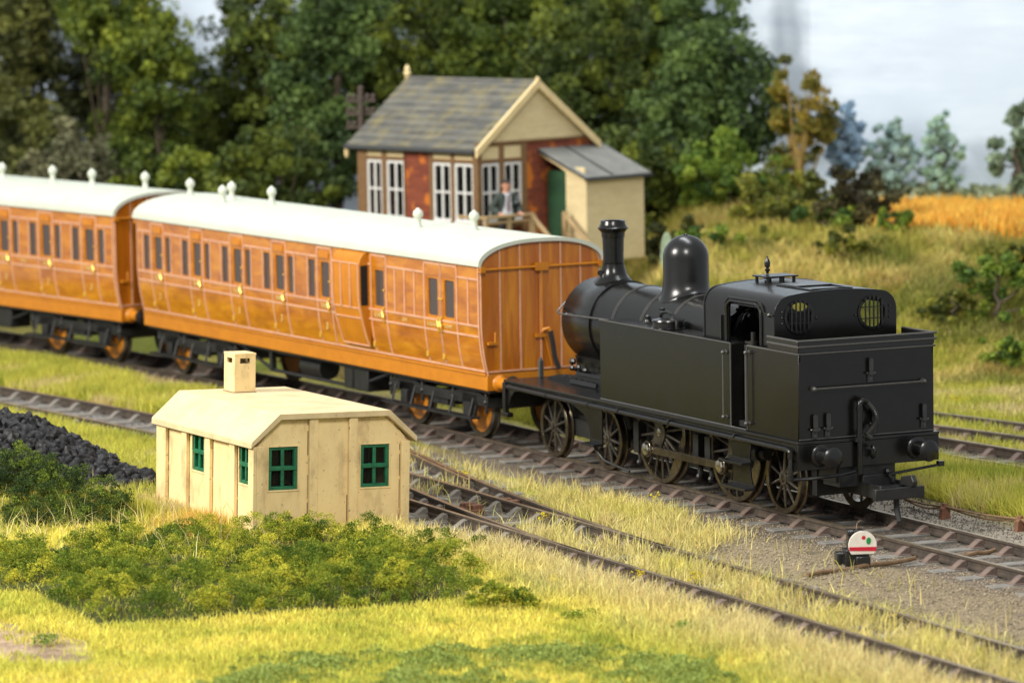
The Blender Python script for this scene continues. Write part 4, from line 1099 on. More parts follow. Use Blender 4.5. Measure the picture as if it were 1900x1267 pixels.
# ------------------------------------------------------------------ cream platelayers' hut (s along the long wall, t along the gable)
def hut():
    L, B = 3.77, 2.67; zb = -.40
    t = thing('platelayers_hut', 'small cream concrete hut with green windows and a square chimney', 'hut', (-4.46, -8.478, 0.), R(181.74))
    t.rotation_euler = (.035, 0, R(181.74))
    H = lambda: MB(flip=True)
    gw = [(.23, .73, .565, 1.245), (1.83, 2.33, .545, 1.225)]; sw = [(1.96, 2.44, .64, 1.26), (.19, .60, .635, 1.25)]
    gout = [(0, zb), (B, zb), (B, 1.26), (B-.385, 1.68), (.385, 1.68), (0, 1.26)]
    b = H(); plate(b, gout, [rect_loop(*w) for w in gw], 'x', 0, .12); plate(b, gout, [], 'x', L-.12, L)
    plate(b, rect_loop(.12, L-.12, zb, 1.315), [rect_loop(*w) for w in sw], 'y', 0.002, .12); plate(b, rect_loop(.12, L-.12, zb, 1.315), [], 'y', B-.12, B-.002)
    b.build('wall', CONC, t)
    b = H(); b.box(.13, L-.13, .13, B-.13, -.2, -.15); b.box(1.2, 1.24, .13, B-.13, -.2, 1.2); b.build('interior', BROWNIN, t)
    rp = [(-.115, 1.335), (.375, 1.772), (B-.375, 1.772), (B+.115, 1.335), (B+.115, 1.235), (B-.405, 1.672), (.405, 1.672), (-.115, 1.235)]
    b = H(); b.prism(rp, 'x', -.10, L+.10); b.build('roof', CONCW, t, bevel=.014, smooth=20)
    # ribs
    k = random.Random(3)
    def grime(b, axis, a, z0, z1):
        z = z0
        while z < z1-.05:
            l = k.uniform(.08, .5); w = k.uniform(.003, .008)
            if k.random() < .8:
                if axis == 's': b.box(a-w, a+w, -.004, .01, z, min(z1, z+l))
                else: b.box(-.004, .01, a-w, a+w, z, min(z1, z+l))
            z += l+k.uniform(0, .10)
    ribs = [(0, .15, 1.27), (.91, 1.06, 1.67), (1.60, 1.75, 1.67), (2.52, 2.67, 1.27)]
    g = H()
    for a, c, z1 in ribs:
        b = H()
        b.box(-.07, .0, a, c, zb, z1); b.build('rib', CONC, t, bevel=.014)
        for q in (a-.005, c+.005):
            if .02 < q < B-.02: grime(g, 't', q, .0, z1-.05)
    for a, c in ((0.0, .12), (.66, .86), (1.62, 1.81), (2.55, 2.74), (3.40, 3.77)):
        b = H(); b.box(a if a else -.069, c, -.07, .0, zb, 1.265); b.build('rib', CONC, t, bevel=.014)
        for q in (a-.005, c+.005):
            if q > .05: grime(g, 's', q, .0, 1.22)
    q = 0.0
    while q < B:                                  # dirt line where gable meets roof
        l = k.uniform(.05, .3)
        zz = lambda q: 1.245+min(q, .385, B-q)/.385*.42 if min(q, B-q) < .385 else 1.665
        g.add([(-.005, q, zz(q)-.008), (-.005, min(B, q+l), zz(min(B, q+l))-.008), (-.005, min(B, q+l), zz(min(B, q+l))+.004), (-.005, q, zz(q)+.004)], [(0, 1, 2, 3)]); q += l+k.uniform(0, .12)
    g.build('dirt_line', GRIME, t)
    def sash(axis, a, c, z0, z1, solid):
        b = H(); m = .5*(z0+z1); md = .5*(a+c); f = .055; bars = [(a, a+f, z0, z1), (c-f, c, z0, z1), (a+f, c-f, z0, z0+f), (a+f, c-f, z1-f, z1), (md-.03, md+.03, z0+f, z1-f)]
        def bx(u0, u1, w0, w1, d0, d1):
            b.box(d0, d1, u0, u1, w0, w1) if axis == 't' else b.box(u0, u1, d0, d1, w0, w1)
        for i, r in enumerate(bars): bx(*r, .015, .06-.006*(i > 3))
        bx(a-.008, c+.008, m-.035, m+.035, .002, .062)
        w = b.build('window', GREEN, t, bevel=.008)
        b = H()
        if axis == 't': b.box(.066, .07, a, c, z0, z1)
        else: b.box(a, c, .066, .07, z0, z1)
        b.build('pane', GREEN if solid else GLASS, w)  # solid side panes: reflection and slanting view put into a green colour
        fr = H()
        ledge = [(a-.03, c+.03, z0-.03, z0), (a-.025, a, z0, z1), (c, c+.025, z0, z1), (a-.025, c+.025, z1, z1+.02)]
        for u0, u1, w0, w1 in ledge:
            if axis == 't': fr.box(-.012, .02, u0, u1, w0, w1)
            else: fr.box(u0, u1, -.012, .02, w0, w1)
        fr.build('surround', CONC, w, bevel=.006)
    for w in gw: sash('t', *w, False)
    for w in sw: sash('s', *w, True)
    b = H(); s0, s1, t0, t1, z0, z1 = 3.16, 3.58, 1.05, 1.43, 1.70, 2.42; th = .045
    for sx in ((s0, s0+th), (s1-th, s1)): plate(b, rect_loop(t0, t1, z0, z1-.04), [rect_loop(t0+.10, t1-.10, z1-.17, z1-.085)], 'x', *sx)
    for ty in ((t0+.001, t0+th), (t1-th, t1-.001)): plate(b, rect_loop(s0+th, s1-th, z0, z1-.04), [rect_loop(s0+.10, s1-.10, z1-.17, z1-.085)], 'y', *ty)
    b.box(s0-.006, s1+.006, t0-.006, t1+.006, z1-.04, z1); ch = b.build('chimney', CONC, t, bevel=.006)
    b = H(); b.box(s0+.05, s1-.05, t0+.05, t1-.05, z0, z1-.19); b.build('flue', DARKIN, ch)
    b = H(); b.box(s0-.012, s1+.012, t0-.012, t1+.012, 1.765, 1.785); b.build('dirt_line', GRIME, ch)
hut()

# ------------------------------------------------------------------ signal box behind the train (s along the track side, t along the gable)
BE = (-28.06, 6.75); BA = R(198.5)
def bx_world(s, t, z):
    h = (math.cos(BA), math.sin(BA)); g = (h[1], -h[0]); return (BE[0]+h[0]*s+g[0]*t, BE[1]+h[1]*s+g[1]*t, z)
def signal_box():
    t = thing('signal_box', 'brick and timber signal box with mossy slate roof and lean-to porch', 'signal box', (BE[0], BE[1], -.15), BA)
    H = lambda: MB(ofs=(0, 0, -.15), flip=True)
    SL, GT = 3.85, 3.62
    b = H(); b.box(.06, SL-.06, .06, GT-.06, -.3, 2.46); b.box(1.50, 2.31, .0, .12, 2.46, 4.16)
    b.box(.0, .12, 1.49, GT, 2.2, 4.35); b.box(.1, SL, GT-.12, GT, 2.46, 4.16); b.box(SL-.12, SL, .1, GT, 2.46, 4.16)
    b.prism([(0.3, 4.3), (GT-.0, 4.16), (GT-.3, 4.5), (.5, 4.5)], 'x', .02, .1)
    b.build('wall', BRICK, t)
    b = H(); b.box(.3, SL-.3, .9, GT-.3, 2.4, 4.2); b.build('interior', DARKIN, t)  # near-black block stands in for shade so the windows look dark
    b = H()   # timber framing
    for a, c in ((-.05, .11), (.71, .82), (1.40, 1.50), (2.31, 2.34), (2.91, 3.06), (3.56, 3.86)): b.box(a, c, -.045, .05, 2.3, 4.16)
    for a, c in ((-.05, .10), (.65, .79), (1.34, 1.49)): b.box(-.046, .05, a, c, 2.3, 4.32)
    for z0, z1 in ((2.42, 2.56), (3.87, 3.955), (4.11, 4.20)):
        b.box(0.1, 1.45, -.03, .05, z0, z1); b.box(2.32, SL, -.03, .05, z0, z1); b.box(-.03, .05, .1, 1.45, z0+(.12 if z0 > 4 else 0), z1+(.12 if z0 > 4 else 0))
    b.box(-.06, .06, -.0, GT, 4.28, 4.33)
    b.build('timber_frame', TIMBER, t, bevel=.01)
    for a, c in ((.11, .71), (.82, 1.40), (2.34, 2.91), (3.06, 3.56)): b = H(); b.box(a, c, -.012, .04, 3.95, 4.12); b.build('panel', CREAM, t)
    for a, c in ((.10, .65), (.79, 1.34)): b = H(); b.box(-.012, .04, a, c, 3.95, 4.25); b.build('panel', CREAM, t)
    def sash(axis, a, c, z0=2.57, z1=3.86):
        b = H(); f = .06; m = .5*(z0+z1); md = .5*(a+c)
        if axis == 's':
            plate(b, rect_loop(a, c, z0, z1), [round_rect(a+f, c-f, z0+f, z1-f, .05, 3)], 'y', -.02, .03)
            b.box(md-.03, md+.03, -.015, .025, z0+f, z1-f); b.box(a+f, c-f, -.018, .02, m-.025, m+.025)
        else:
            plate(b, rect_loop(a, c, z0, z1), [round_rect(a+f, c-f, z0+f, z1-f, .05, 3)], 'x', -.02, .03)
            b.box(-.015, .025, md-.03, md+.03, z0+f, z1-f); b.box(-.018, .02, a+f, c-f, m-.025, m+.025)
        w = b.build('window', WHITE, t, bevel=.01)
        b = H()
        if axis == 's': b.box(a, c, .03, .035, z0, z1)
        else: b.box(.03, .035, a, c, z0, z1)
        b.build('pane', GLASS, w)
        b = H()
        if axis == 's': b.box(a, c, -.07, -.01, z0-.05, z0+.01)
        else: b.box(-.07, -.01, a, c, z0-.05, z0+.01)
        b.build('sill', WHITE, w)
    for a, c in ((.11, .71), (.82, 1.40), (2.34, 2.91), (3.06, 3.56)): sash('s', a, c)
    for a, c in ((.10, .65), (.79, 1.34)): sash('t', a, c)
    # roof with stepped slate courses
    ez, rz, e0, rt = 4.17, 5.60, -.14, 1.78; n = 10
    def slope(t0, t1):
        P = []; Q = []
        for i in range(n):
            f0, f1 = i/n, (i+1)/n
            a = t0+(t1-t0)*f0; c = t0+(t1-t0)*f1
            P += [(a, ez+(rz-ez)*f0+.045), (c, ez+(rz-ez)*f1+.012)]
        P += [(t1, rz-.09), (t0, ez-.07)]
        return P
    b = H(); b.prism(slope(e0, rt), 'x', -.10, 4.10); b.prism(slope(GT+.10, rt), 'x', -.10, 4.10); b.cyl((-.12, rt, rz+.0), (4.12, rt, rz+.0), .055, n=10)
    rf = b.build('roof', SLATE, t, smooth=15)
    b = H(); b.tube([(-.1, e0-.05, ez-.03), (4.1, e0-.05, ez-.03)], .055, 8); b.build('gutter', DKFELT, rf)
    b = H()
    for t0 in (e0-.02, GT+.12): b.prism([(t0, ez-.16), (t0, ez+.03), (rt, rz+.07), (rt, rz-.13)], 'x', -.17, -.09)
    b.build('bargeboard', CREAML, rf, bevel=.01)
    b = H(); b.prism([(.16, 4.33), (GT-.18, 4.33), (rt, 5.50)], 'x', -.02, .05)
    for k in range(9): z = 4.36+.12*k; w = (5.5-z)/1.17*1.6; b.box(-.028, -.018, rt-w, rt+w, z, z+.105)
    b.build('gable_boarding', CREAM, t)
    for s in (4.1, -.12):
        b = H(); b.lathe([(.055, rz-.05), (.055, rz+.06), (.085, rz+.09), (.085, rz+.13), (.06, rz+.16), (.07, rz+.22), (.02, rz+.30), (.001, rz+.31)] if s > 0 else [(.05, rz-.05), (.05, rz+.05), (.06, rz+.08), (.001, rz+.12)], (s, rt, 0), 'z', 12); b.build('finial', CREAML, rf)
    b = H(); b.lathe([(.03, ez-.28), (.06, ez-.2), (.05, ez-.05), (.04, ez)], (4.1, e0, 0), 'z', 10); b.build('finial', CREAML, rf)
    # porch
    b = H(); b.box(-1.36, -1.30, 2.02, 3.86, 1.62, 3.50); b.box(-1.30, -.72, 2.02, 2.08, 1.62, 3.72); b.box(-1.30, 0, 3.80, 3.86, 1.62, 3.6); b.box(-1.3, 0, 2.05, 3.8, 1.60, 1.66)
    b.prism([(-1.30, 3.50), (-.72, 3.6), (0, 3.98), (0, 4.0), (-1.30, 3.52)], 'y', 2.03, 2.07)
    po = b.build('porch', CREAM, t, bevel=.008)
    b = H(); b.prism([(-1.40, 3.44), (-1.40, 3.53), (0.03, 4.08), (.03, 3.98)], 'y', 1.92, 1.99); b.build('bargeboard', CREAML, po)
    b = H(); b.prism([(-1.48, 3.46), (-1.48, 3.52), (0, 4.12), (0, 4.05)], 'y', 1.90, 3.98); pr = b.build('porch_roof', FELT, po, bevel=.01)
    b = H(); b.prism([(-1.50, 3.45), (-1.50, 3.50), (0, 4.09), (0, 4.03)], 'y', 1.875, 1.90); b.box(-1.505, -1.48, 1.88, 4.0, 3.44, 3.50); b.prism([(-1.46, 3.535), (0, 4.125), (0, 4.145), (-1.46, 3.555)], 'y', 2.72, 2.77); b.build('edge_strip', DKFELT, pr)
    b = H(); b.box(-.72, -.12, 2.06, 2.10, 1.66, 3.62); b.build('door', DKGREEN, po)
    # landing, stairs and handrails
    b = H(); b.box(-.95, 0, -.65, 2.0, 1.66, 1.74)
    for p, q in ((-.9, -.6), (-.9, .8), (-.9, 1.9)): b.box(p-.05, p+.05, q-.05, q+.05, -.3, 1.66)
    ld = b.build('landing', HANDR, t, bevel=.008)
    b = H(); b.box(-.90, -.80, -.62, .86, 2.72, 2.79)
    for q in (-.58, .12, .80): b.box(-.88, -.82, q-.055, q+.055, 1.70, 2.72)
    b.box(-.87, -.83, -.62, .82, 2.60, 2.66); b.box(-.87, -.83, -.62, .82, 2.30, 2.36); b.box(-.86, 0, -.63, -.59, 2.72, 2.79)
    b.build('handrail', HANDR, ld, bevel=.01)
    b = H()
    for q in (.82, 1.80):
        b.prism([(-.86, 2.76), (-.86, 2.66), (-2.9, .96), (-2.9, 1.06)], 'y', q-.04, q+.04); b.prism([(-.86, 2.36), (-.86, 2.28), (-2.9, .58), (-2.9, .66)], 'y', q-.03, q+.03)
        for k in range(3): s = -.9-.95*k; b.box(s-.05, s+.05, q-.05, q+.05, 1.4-.80*k, 2.74-.82*k)
    b.build('stair_rail', HANDR, ld, bevel=.008)
    b = H()
    for k in range(9): b.box(-1.18-.24*k, -.92-.24*k, .84, 1.78, 1.50-.19*k, 1.54-.19*k)
    b.prism([(-.9, 1.66), (-.9, 1.5), (-3.1, -.25), (-3.1, -.1)], 'y', .80, .84); b.prism([(-.9, 1.66), (-.9, 1.5), (-3.1, -.25), (-3.1, -.1)], 'y', 1.78, 1.82)
    b.build('stair', HANDR, ld)
signal_box()

# ------------------------------------------------------------------ signalman
def signalman():
    w = bx_world(-.56, .30, 1.74)
    t = thing('person', 'man in dark open jacket, white shirt and tie leaning on the signal box handrail', 'person', w, BA+PI-.35)
    V = []; Eg = []; Rd = []
    def v(p, r, par=None):
        V.append(p); Rd.append(r)
        if par is not None: Eg.append((par, len(V)-1))
        return len(V)-1
    pel = v((0, 0, .95), .15); sp = v((.01, 0, 1.12), .135, pel); ch = v((.02, 0, 1.33), .16, sp); nk = v((.03, 0, 1.50), .06, ch); hd = v((.05, 0, 1.60), .085, nk); hd2 = v((.055, 0, 1.70), .095, hd); v((.045, 0, 1.78), .07, hd2)
    for s in (-1, 1):
        hp = v((0, s*.09, .86), .105, pel); kn = v((.03, s*.11, .48), .068, hp); an = v((0, s*.12, .09), .045, kn); v((.15, s*.13, .045), .042, an)
        sh = v((.02, s*.19, 1.40), .075, ch); el = v((-.02, s*.33, 1.16), .055, sh); wr = v((.22, s*.25, 1.06), .036, el); pm = v((.29, s*.225, 1.055), .040, wr)
        for k, (dy, l) in enumerate(((-.036, .07), (-.012, .085), (.012, .08), (.034, .06))):
            a = v((.33, s*(.225)+dy, 1.056), .0115, pm); c = v((.33+l*.6, s*.225+dy, 1.048), .0105, a); v((.33+l*.9, s*.225+dy, 1.020), .009, c)
        a = v((.29, s*.225-s*.05, 1.058), .013, pm); v((.33, s*.225-s*.07, 1.050), .011, a)
    me = bpy.data.meshes.new('body'); me.from_pydata(V, Eg, [])
    o = bpy.data.objects.new('body', me); COL.objects.link(o)
    sk = o.modifiers.new('skin', 'SKIN'); sk.use_smooth_shade = True
    for d, r in zip(me.skin_vertices[0].data, Rd): d.radius = (r, r)
    me.skin_vertices[0].data[0].use_root = True
    ss = o.modifiers.new('sub', 'SUBSURF'); ss.levels = 2; ss.render_levels = 2
    dg = bpy.context.evaluated_depsgraph_get(); dg.update()
    nm = bpy.data.meshes.new_from_object(o.evaluated_get(dg)); bpy.data.objects.remove(o)
    for m in (SHIRT, SKIN, TROUSER): nm.materials.append(m)
    def hand(c): return c.x > .235 and abs(c.y) < .36 and .95 < c.z < 1.12
    for p in nm.polygons:
        c = p.center
        p.material_index = 1 if (c.z > 1.50 or hand(c)) else (2 if c.z < .99 and not abs(c.y) > .24 else 0)
        p.use_smooth = True
    body = bpy.data.objects.new('body', nm); link(body, t)
    def shell_of(name, test, off, m):
        bm = bmesh.new(); bm.from_mesh(nm); bm.normal_update()
        bmesh.ops.delete(bm, geom=[f for f in bm.faces if not test(f.calc_center_median())], context='FACES')
        for q in bm.verts: q.co += q.normal*off
        me2 = bpy.data.meshes.new(name); bm.to_mesh(me2); bm.free(); me2.materials.clear(); me2.materials.append(m)
        ob = bpy.data.objects.new(name, me2); link(ob, body)
        so = ob.modifiers.new('solid', 'SOLIDIFY'); so.thickness = .012; so.offset = 1
        return ob
    shell_of('jacket', lambda c: .90 < c.z < 1.49 and not hand(c) and not (c.x > .03 and abs(c.y) < .055+.10*max(0, (1.42-c.z))*1.3+.02 and abs(c.y) < .2), .014, JACKET)
    shell_of('hair', lambda c: c.z > 1.725 or (c.z > 1.60 and c.x < .045), .016, HAIR)
    b = MB(); b.prism([(-.016, 1.47), (.016, 1.47), (.03, 1.13), (0, 1.08), (-.03, 1.13)], 'x', .165, .175)
    ti = b.build('tie', TIE, body)
    for q in ti.data.vertices: q.co.x += .015*(1.3-q.co.z)*0
    b = MB()
    for s in (-1, 1): b.ball((.142, s*.034, 1.68), .012, 8)
    b.build('eyes', HAIR, body)
    b = MB(); b.tube([(.145, 0, 1.69), (.165, 0, 1.655), (.14, 0, 1.645)], [.010, .016, .008], 8)
    for s in (-1, 1): b.ball((.05, s*.098, 1.66), .024, 8, sz=1.4)
    b.tube([(.138, -.025, 1.615), (.145, 0, 1.612), (.138, .025, 1.615)], .007, 6)
    b.build('face_features', SKIN, body)
signalman()

# ------------------------------------------------------------------ small lineside things
def pole():
    x, y = -32.45, 5.93
    t = thing('telegraph_pole', 'dark brown telegraph pole with three crossarms behind the signal box', 'telegraph pole', (x, y, -.15))
    b = MB(); b.cyl((0, 0, -.2), (0, 0, 5.58), .085, .065, 12); b.lathe([(.065, 5.55), (.08, 5.57), (.001, 5.64)], (0, 0, 0), 'z', 12); b.build('post', POLEB, t)
    for z in (5.28, 4.98, 4.68):
        b = MB(); b.box(-.06, -.02, -.34, .34, z-.04, z+.04); arm = b.build('crossarm', POLEB, t, bevel=.008)
        arm.rotation_euler = (0, 0, R(-26))
        for q in (-.28, -.15, .15, .28):
            b = MB(); b.lathe([(.02, z+.03), (.05, z+.05), (.055, z+.12), (.03, z+.15), (.001, z+.16)], (-.04, q, 0), 'z', 10); b.build('insulator', POLEB, arm)
pole()
def oval_sign():
    p = at_d(1237, 470, 92)
    t = thing('lineside_sign', 'pale green oval board on a thin buff post behind the dome', 'sign', (p[0], p[1], -.15), R(-26))
    z0 = -.15
    b = MB(ofs=(0, 0, z0)); b.cyl((0, 0, -.3), (0, 0, 1.85), .035, n=8); b.build('post', BUFF, t)
    pts = [(.145*math.cos(2*PI*k/28)*(1 if math.sin(2*PI*k/28) < 0 else .85), 2.15+.42*math.sin(2*PI*k/28)) for k in range(28)]
    b = MB(ofs=(0, 0, z0)); plate(b, pts, [[(p0*.72, 2.15+(z-2.15)*.78) for p0, z in pts]], 'x', .03, .07); b.prism([(p0*.72, 2.15+(z-2.15)*.78) for p0, z in pts], 'x', .04, .055); b.build('board', PALEG, t)
oval_sign()
def ground_signal():
    p = at_z(1592, 1052, -.16); a = math.atan2(CAM[1]-p[1], CAM[0]-p[0])+R(14)
    t = thing('ground_signal', 'small white disc shunting signal with a red bar on a black case', 'signal', (p[0], p[1], -.18), a)
    b = MB(); b.box(-.16, .10, -.21, .15, 0, .30); b.box(-.12, .04, -.15, .12, .28, .52); b.box(-.14, .06, -.17, .10, .50, .58); b.box(-.25, -.05, -.30, -.08, .0, .24); b.box(.06, .14, -.06, .16, .0, .20)
    b.cyl((-.05, .0, .44), (.14, .0, .36), .05, n=10)
    b.build('case', SIGBLK, t, bevel=.018)
    n = 28; R0 = .212; c = (0.03, .372)
    arcp = [(c[0]+R0*math.cos(R(-38+256*k/n)), c[1]+R0*math.sin(R(-38+256*k/n))) for k in range(n+1)]
    b = MB(); b.prism(arcp, 'x', .15, .175); d = b.build('disc', SIGWH, t, bevel=.004)
    b = MB(); b.prism([(c[0]-.207, .352), (c[0]+.207, .343), (c[0]+.200, .280), (c[0]-.203, .296)], 'x', .176, .180); b.build('red_bar', SIGRED, d)
    b = MB(); b.prism(circ_loop(c[0]+.015, .485, .030, 14), 'x', .176, .181); b.build('red_light', SIGRED, d)
    b = MB(); b.prism([(c[0]+.09+.034*math.cos(2*PI*k/16)+.012*math.sin(2*PI*k/16), .435+.05*math.sin(2*PI*k/16)-.015*math.cos(2*PI*k/16)) for k in range(16)], 'x', .176, .181); b.build('green_light', SIGGRN, d)
    b = MB(); b.tube([(-.1, 0, .55), (-.2, .04, .64), (-.35, .12, .66), (-.55, .2, .62)], .008, 5); b.build('wire', ROD, t)
ground_signal()
def rod(label, p, q, r=.035):
    b = MB(ofs=tuple(p)); m = [(1-k/8)*np.array(p)+k/8*np.array(q)+np.array([0, 0, .012*math.sin(k*1.7)]) for k in range(9)]
    b.tube(m, r, 8); tag(b.build('point_rod', ROD), label, 'rod', 'brown rods crossing the tracks at the ground signal')
p = at_z(1498, 1066, -.125); q = at_z(1698, 1036, -.125)
rod('brown point rod passing under the ground signal, between siding and main track', p, q)
p = at_z(1762, 1034, -.14); q = at_z(1846, 1021, -.14)
rod('brown point rod lying between the rails of the main track, right of the ground signal', p, q)
PEG = []
for i, (u, v, lb) in enumerate(((1753, 962, 'brown wire peg nearer the locomotive, beside the straw grass at right'), (1893, 986, 'brown wire peg at the right edge, beside the straw grass'))):
    p = at_z(u, v, -.17)
    b = MB(ofs=tuple(p)); x, y, z = p
    b.prism([(y-.09, z-.03), (y+.09, z-.03), (y+.07, z+.17), (y+.03, z+.2), (y+.03, z+.25), (y-.03, z+.25), (y-.03, z+.2), (y-.07, z+.17)], 'x', x-.05, x+.05)
    tag(b.build('wire_peg', RUSTY, bevel=.012), lb, 'wire peg', 'pegs holding the signal wire'); PEG.append(p)
b = MB(); zz = np.array([0, 0, .20])
a0 = at_z(1672, 922, -.02); e0 = at_z(1960, 985, -.02)
for o, sag in ((0, .03), (.05, .10)):
    pts = []
    for s, e in ((a0, PEG[0]+zz), (PEG[0]+zz, PEG[1]+zz), (PEG[1]+zz, e0)):
        for k in range(8): f = k/8; pts.append(s*(1-f)+e*f+np.array([0, o*math.sin(PI*f), -sag*math.sin(PI*f)]))
    b.tube(pts, .020, 6)
tag(b.build('signal_wire', ROD), 'pair of thin brown wires strung between pegs behind the locomotive', 'wire')

# ------------------------------------------------------------------ trees and bushes
LEAF = attr_mat('leaf', rough=.6, trans=.22, spec=.25)
FOAM = attr_mat('foam_foliage', rough=.9, trans=.15, spec=.1)
def rand_unit(n):
    v = RNG.normal(size=(n, 3)); return v/np.linalg.norm(v, axis=1)[:, None]
def leaf_quads(P, size, col, up=0.):
    """one small kite-shaped leaf at every point"""
    n = len(P); a = rand_unit(n); a[:, 2] += up*0; b = rand_unit(n); b -= a*(a*b).sum(1)[:, None]; b /= np.linalg.norm(b, axis=1)[:, None]
    s = (size*RNG.uniform(.6, 1.35, n))[:, None]
    V = np.stack([P-a*s*.5, P+b*s*.30, P+a*s*.5, P-b*s*.30], 1).reshape(-1, 3)
    F = np.arange(4*n).reshape(n, 4)
    return V, F, np.repeat(col, 4, axis=0)
def crown_points(c, rad, ncl, per, sig, hollow=.55, holes=None):
    """leaf clumps spread through an ellipsoid crown"""
    u = rand_unit(ncl); r = RNG.uniform(hollow, 1., ncl)**.7
    C = np.asarray(c)+u*r[:, None]*np.asarray(rad)
    C = C+RNG.normal(size=C.shape)*.12*np.asarray(rad).min()
    tone = RNG.normal(0, 1, ncl)
    P = np.repeat(C, per, 0); sg = np.repeat(sig*RNG.uniform(.6, 1.4, ncl), per)
    P = P+rand_unit(len(P))*(sg*RNG.uniform(.2, 1., len(P))**.6)[:, None]*np.array([1, 1, .8])
    return P, np.repeat(tone, per), C
def tree(label, u, v, ru, rv, D, cols, name='tree', cat='tree', density=1., leaf=.155, tone=.28, base=None, group=None, bark=BARK, limbs=4, lobes=8):
    c = at_d(u, v, D); k = D/FPX
    rad = np.array([ru*k*.85, ru*k, rv*k])
    bx, by = c[0], c[1]; g = float(gz(bx, by)) if base is None else base
    t = thing(name, label, cat, (bx, by, g), 0, group)
    org = np.array([bx, by, g])
    area = ru*rv*k*k*PI
    ncl = max(14, int(area*13*density)); per = 95
    Ps = []; Ts = []; Cs = []
    # several lobes give the crown an uneven outline
    nl = lobes
    for i in range(nl):
        o = rand_unit(1)[0]*np.array([.66, .66, .62]) if i else np.zeros(3)
        sc = .58 if i else (.80 if nl > 1 else .95)
        P, T, C = crown_points(c+o*rad, rad*sc*RNG.uniform(.85, 1.1), max(4, ncl//nl), per, (.34 if nl > 1 else .17)*min(1.2, math.sqrt(area)/3.2), .35)
        Ps.append(P); Ts.append(T+RNG.normal(0, .5)); Cs.append(C)
    P = np.concatenate(Ps); T = np.concatenate(Ts); C = np.concatenate(Cs)
    keep = P[:, 2] > g+.05; P = P[keep]; T = T[keep]
    c1, c2, c3 = [np.asarray(q, float) for q in cols]
    f = np.clip(.5+tone*T+RNG.normal(0, .16, len(T)), 0, 1)
    col = np.where((f < .5)[:, None], mixc(c1, c2, np.clip(f*2, 0, 1)), mixc(c2, c3, np.clip(f*2-1, 0, 1)))
    V, F, CC = leaf_quads(P, leaf, col)
    np_mesh('crown', V-org, F, CC, LEAF, t)
    b = MB(ofs=tuple(org)); z1 = c[2]+rad[2]*.4; tr = max(.05, .045*rad[2]+.03)
    m = [(bx+.06*math.sin(2*i+u), by+.06*math.cos(3*i+u), g-.1+(z1-g)*i/6) for i in range(7)]
    b.tube(m, [tr*(1-.1*i) for i in range(7)], 8)
    for i in range(limbs):
        e = C[RNG.integers(len(C))]; s = np.array(m[RNG.integers(1, 5)])
        mid = .5*(s+e)+np.array([0, 0, -.12])
        b.tube([s, mid, e], [tr*.45, tr*.3, tr*.12], 6)
    b.build('trunk', bark, t)
    return t
DK = ((0.037, 0.0566, 0.0142), (0.0781, 0.1094, 0.0198), (0.1844, 0.217, 0.0283))
MID = ((0.0416, 0.0689, 0.0138), (0.0983, 0.1376, 0.0193), (0.246, 0.2839, 0.0303))
OLV = ((0.0459, 0.0551, 0.0184), (0.0949, 0.104, 0.0306), (0.1836, 0.1913, 0.0459))
BLU = ((0.0352, 0.0588, 0.0209), (0.0704, 0.1174, 0.0336), (0.1383, 0.2054, 0.049))
GRY = ((0.0675, 0.0675, 0.036), (0.1275, 0.1275, 0.0675), (0.225, 0.2175, 0.1125))
OCH = ((.07, .08, .018), (.15, .145, .024), (.34, .25, .035))
SHR = ((0.0526, 0.0674, 0.015), (0.1576, 0.1726, 0.027), (0.36, 0.345, 0.0526))
BRT = ((0.0488, 0.0975, 0.0195), (0.1381, 0.2194, 0.0293), (0.325, 0.39, 0.0488))
DKB = ((0.0286, 0.026, 0.0117), (0.065, 0.0585, 0.0234), (0.13, 0.1105, 0.039))
tree('dark olive tree filling the top left corner of the wood', 20, 90, 125, 240, 112, OLV, density=.85)
tree('yellow-green tree second from the left, beside the sky gap', 190, 20, 130, 110, 110, MID, density=.9)
tree('grey-green sapling in front of the left sky gap', 150, 320, 150, 90, 106, GRY, density=1.)
tree('broad mid-green tree left of the sky gap at top', 300, 170, 115, 150, 109, MID)
tree('bright green bushy tree above the rear coach roof', 335, 330, 140, 75, 105, MID, density=1.2)
tree('tall dark tree between the sky gap and the signal box', 520, 120, 120, 190, 111, DK)
tree('dark blue-green ivy-like tree directly left of the signal box', 625, 150, 95, 230, 107, BLU, density=1.3)
tree('shady thicket left of the telegraph pole, above the coach vents', 510, 330, 140, 80, 104.5, DK, density=1.2)
tree('large green tree rising behind the signal box ridge', 790, 60, 150, 160, 112, DK, density=1.2)
tree('round-crowned tree above the right gable of the signal box', 940, 90, 130, 170, 110, MID, density=1.15)
tree('dark tree behind the porch roof of the signal box', 1090, 150, 125, 190, 108, DK, density=1.2)
tree('low dark tree close behind the porch, right of its wall', 1170, 330, 110, 120, 104, DK, density=1.25)
tree('tall leafy tree with the highest crown, left of the open sky', 1305, 190, 130, 220, 105.5, BLU, density=1.15, leaf=.155, limbs=12, lobes=12)
tree('mid-green skirt of leaves at the foot of the tallest tree', 1352, 335, 118, 95, 103, BRT, density=1.)
tree('sparse ochre tree with a pale branching trunk', 1480, 235, 66, 120, 103.5, OCH, density=.42, leaf=.13, bark=OCHRE, limbs=16, lobes=12)
tree('dark underwood hidden low between the tree trunks at left', 60, 350, 130, 60, 107, OLV, density=1.2)
tree('dim leafy tree filling the wood behind the signal box roof', 690, 200, 120, 130, 114, DK, density=1.3)
tree('dim leafy tree between the porch and the tallest tree', 1200, 120, 110, 160, 113, DK, density=1.2)
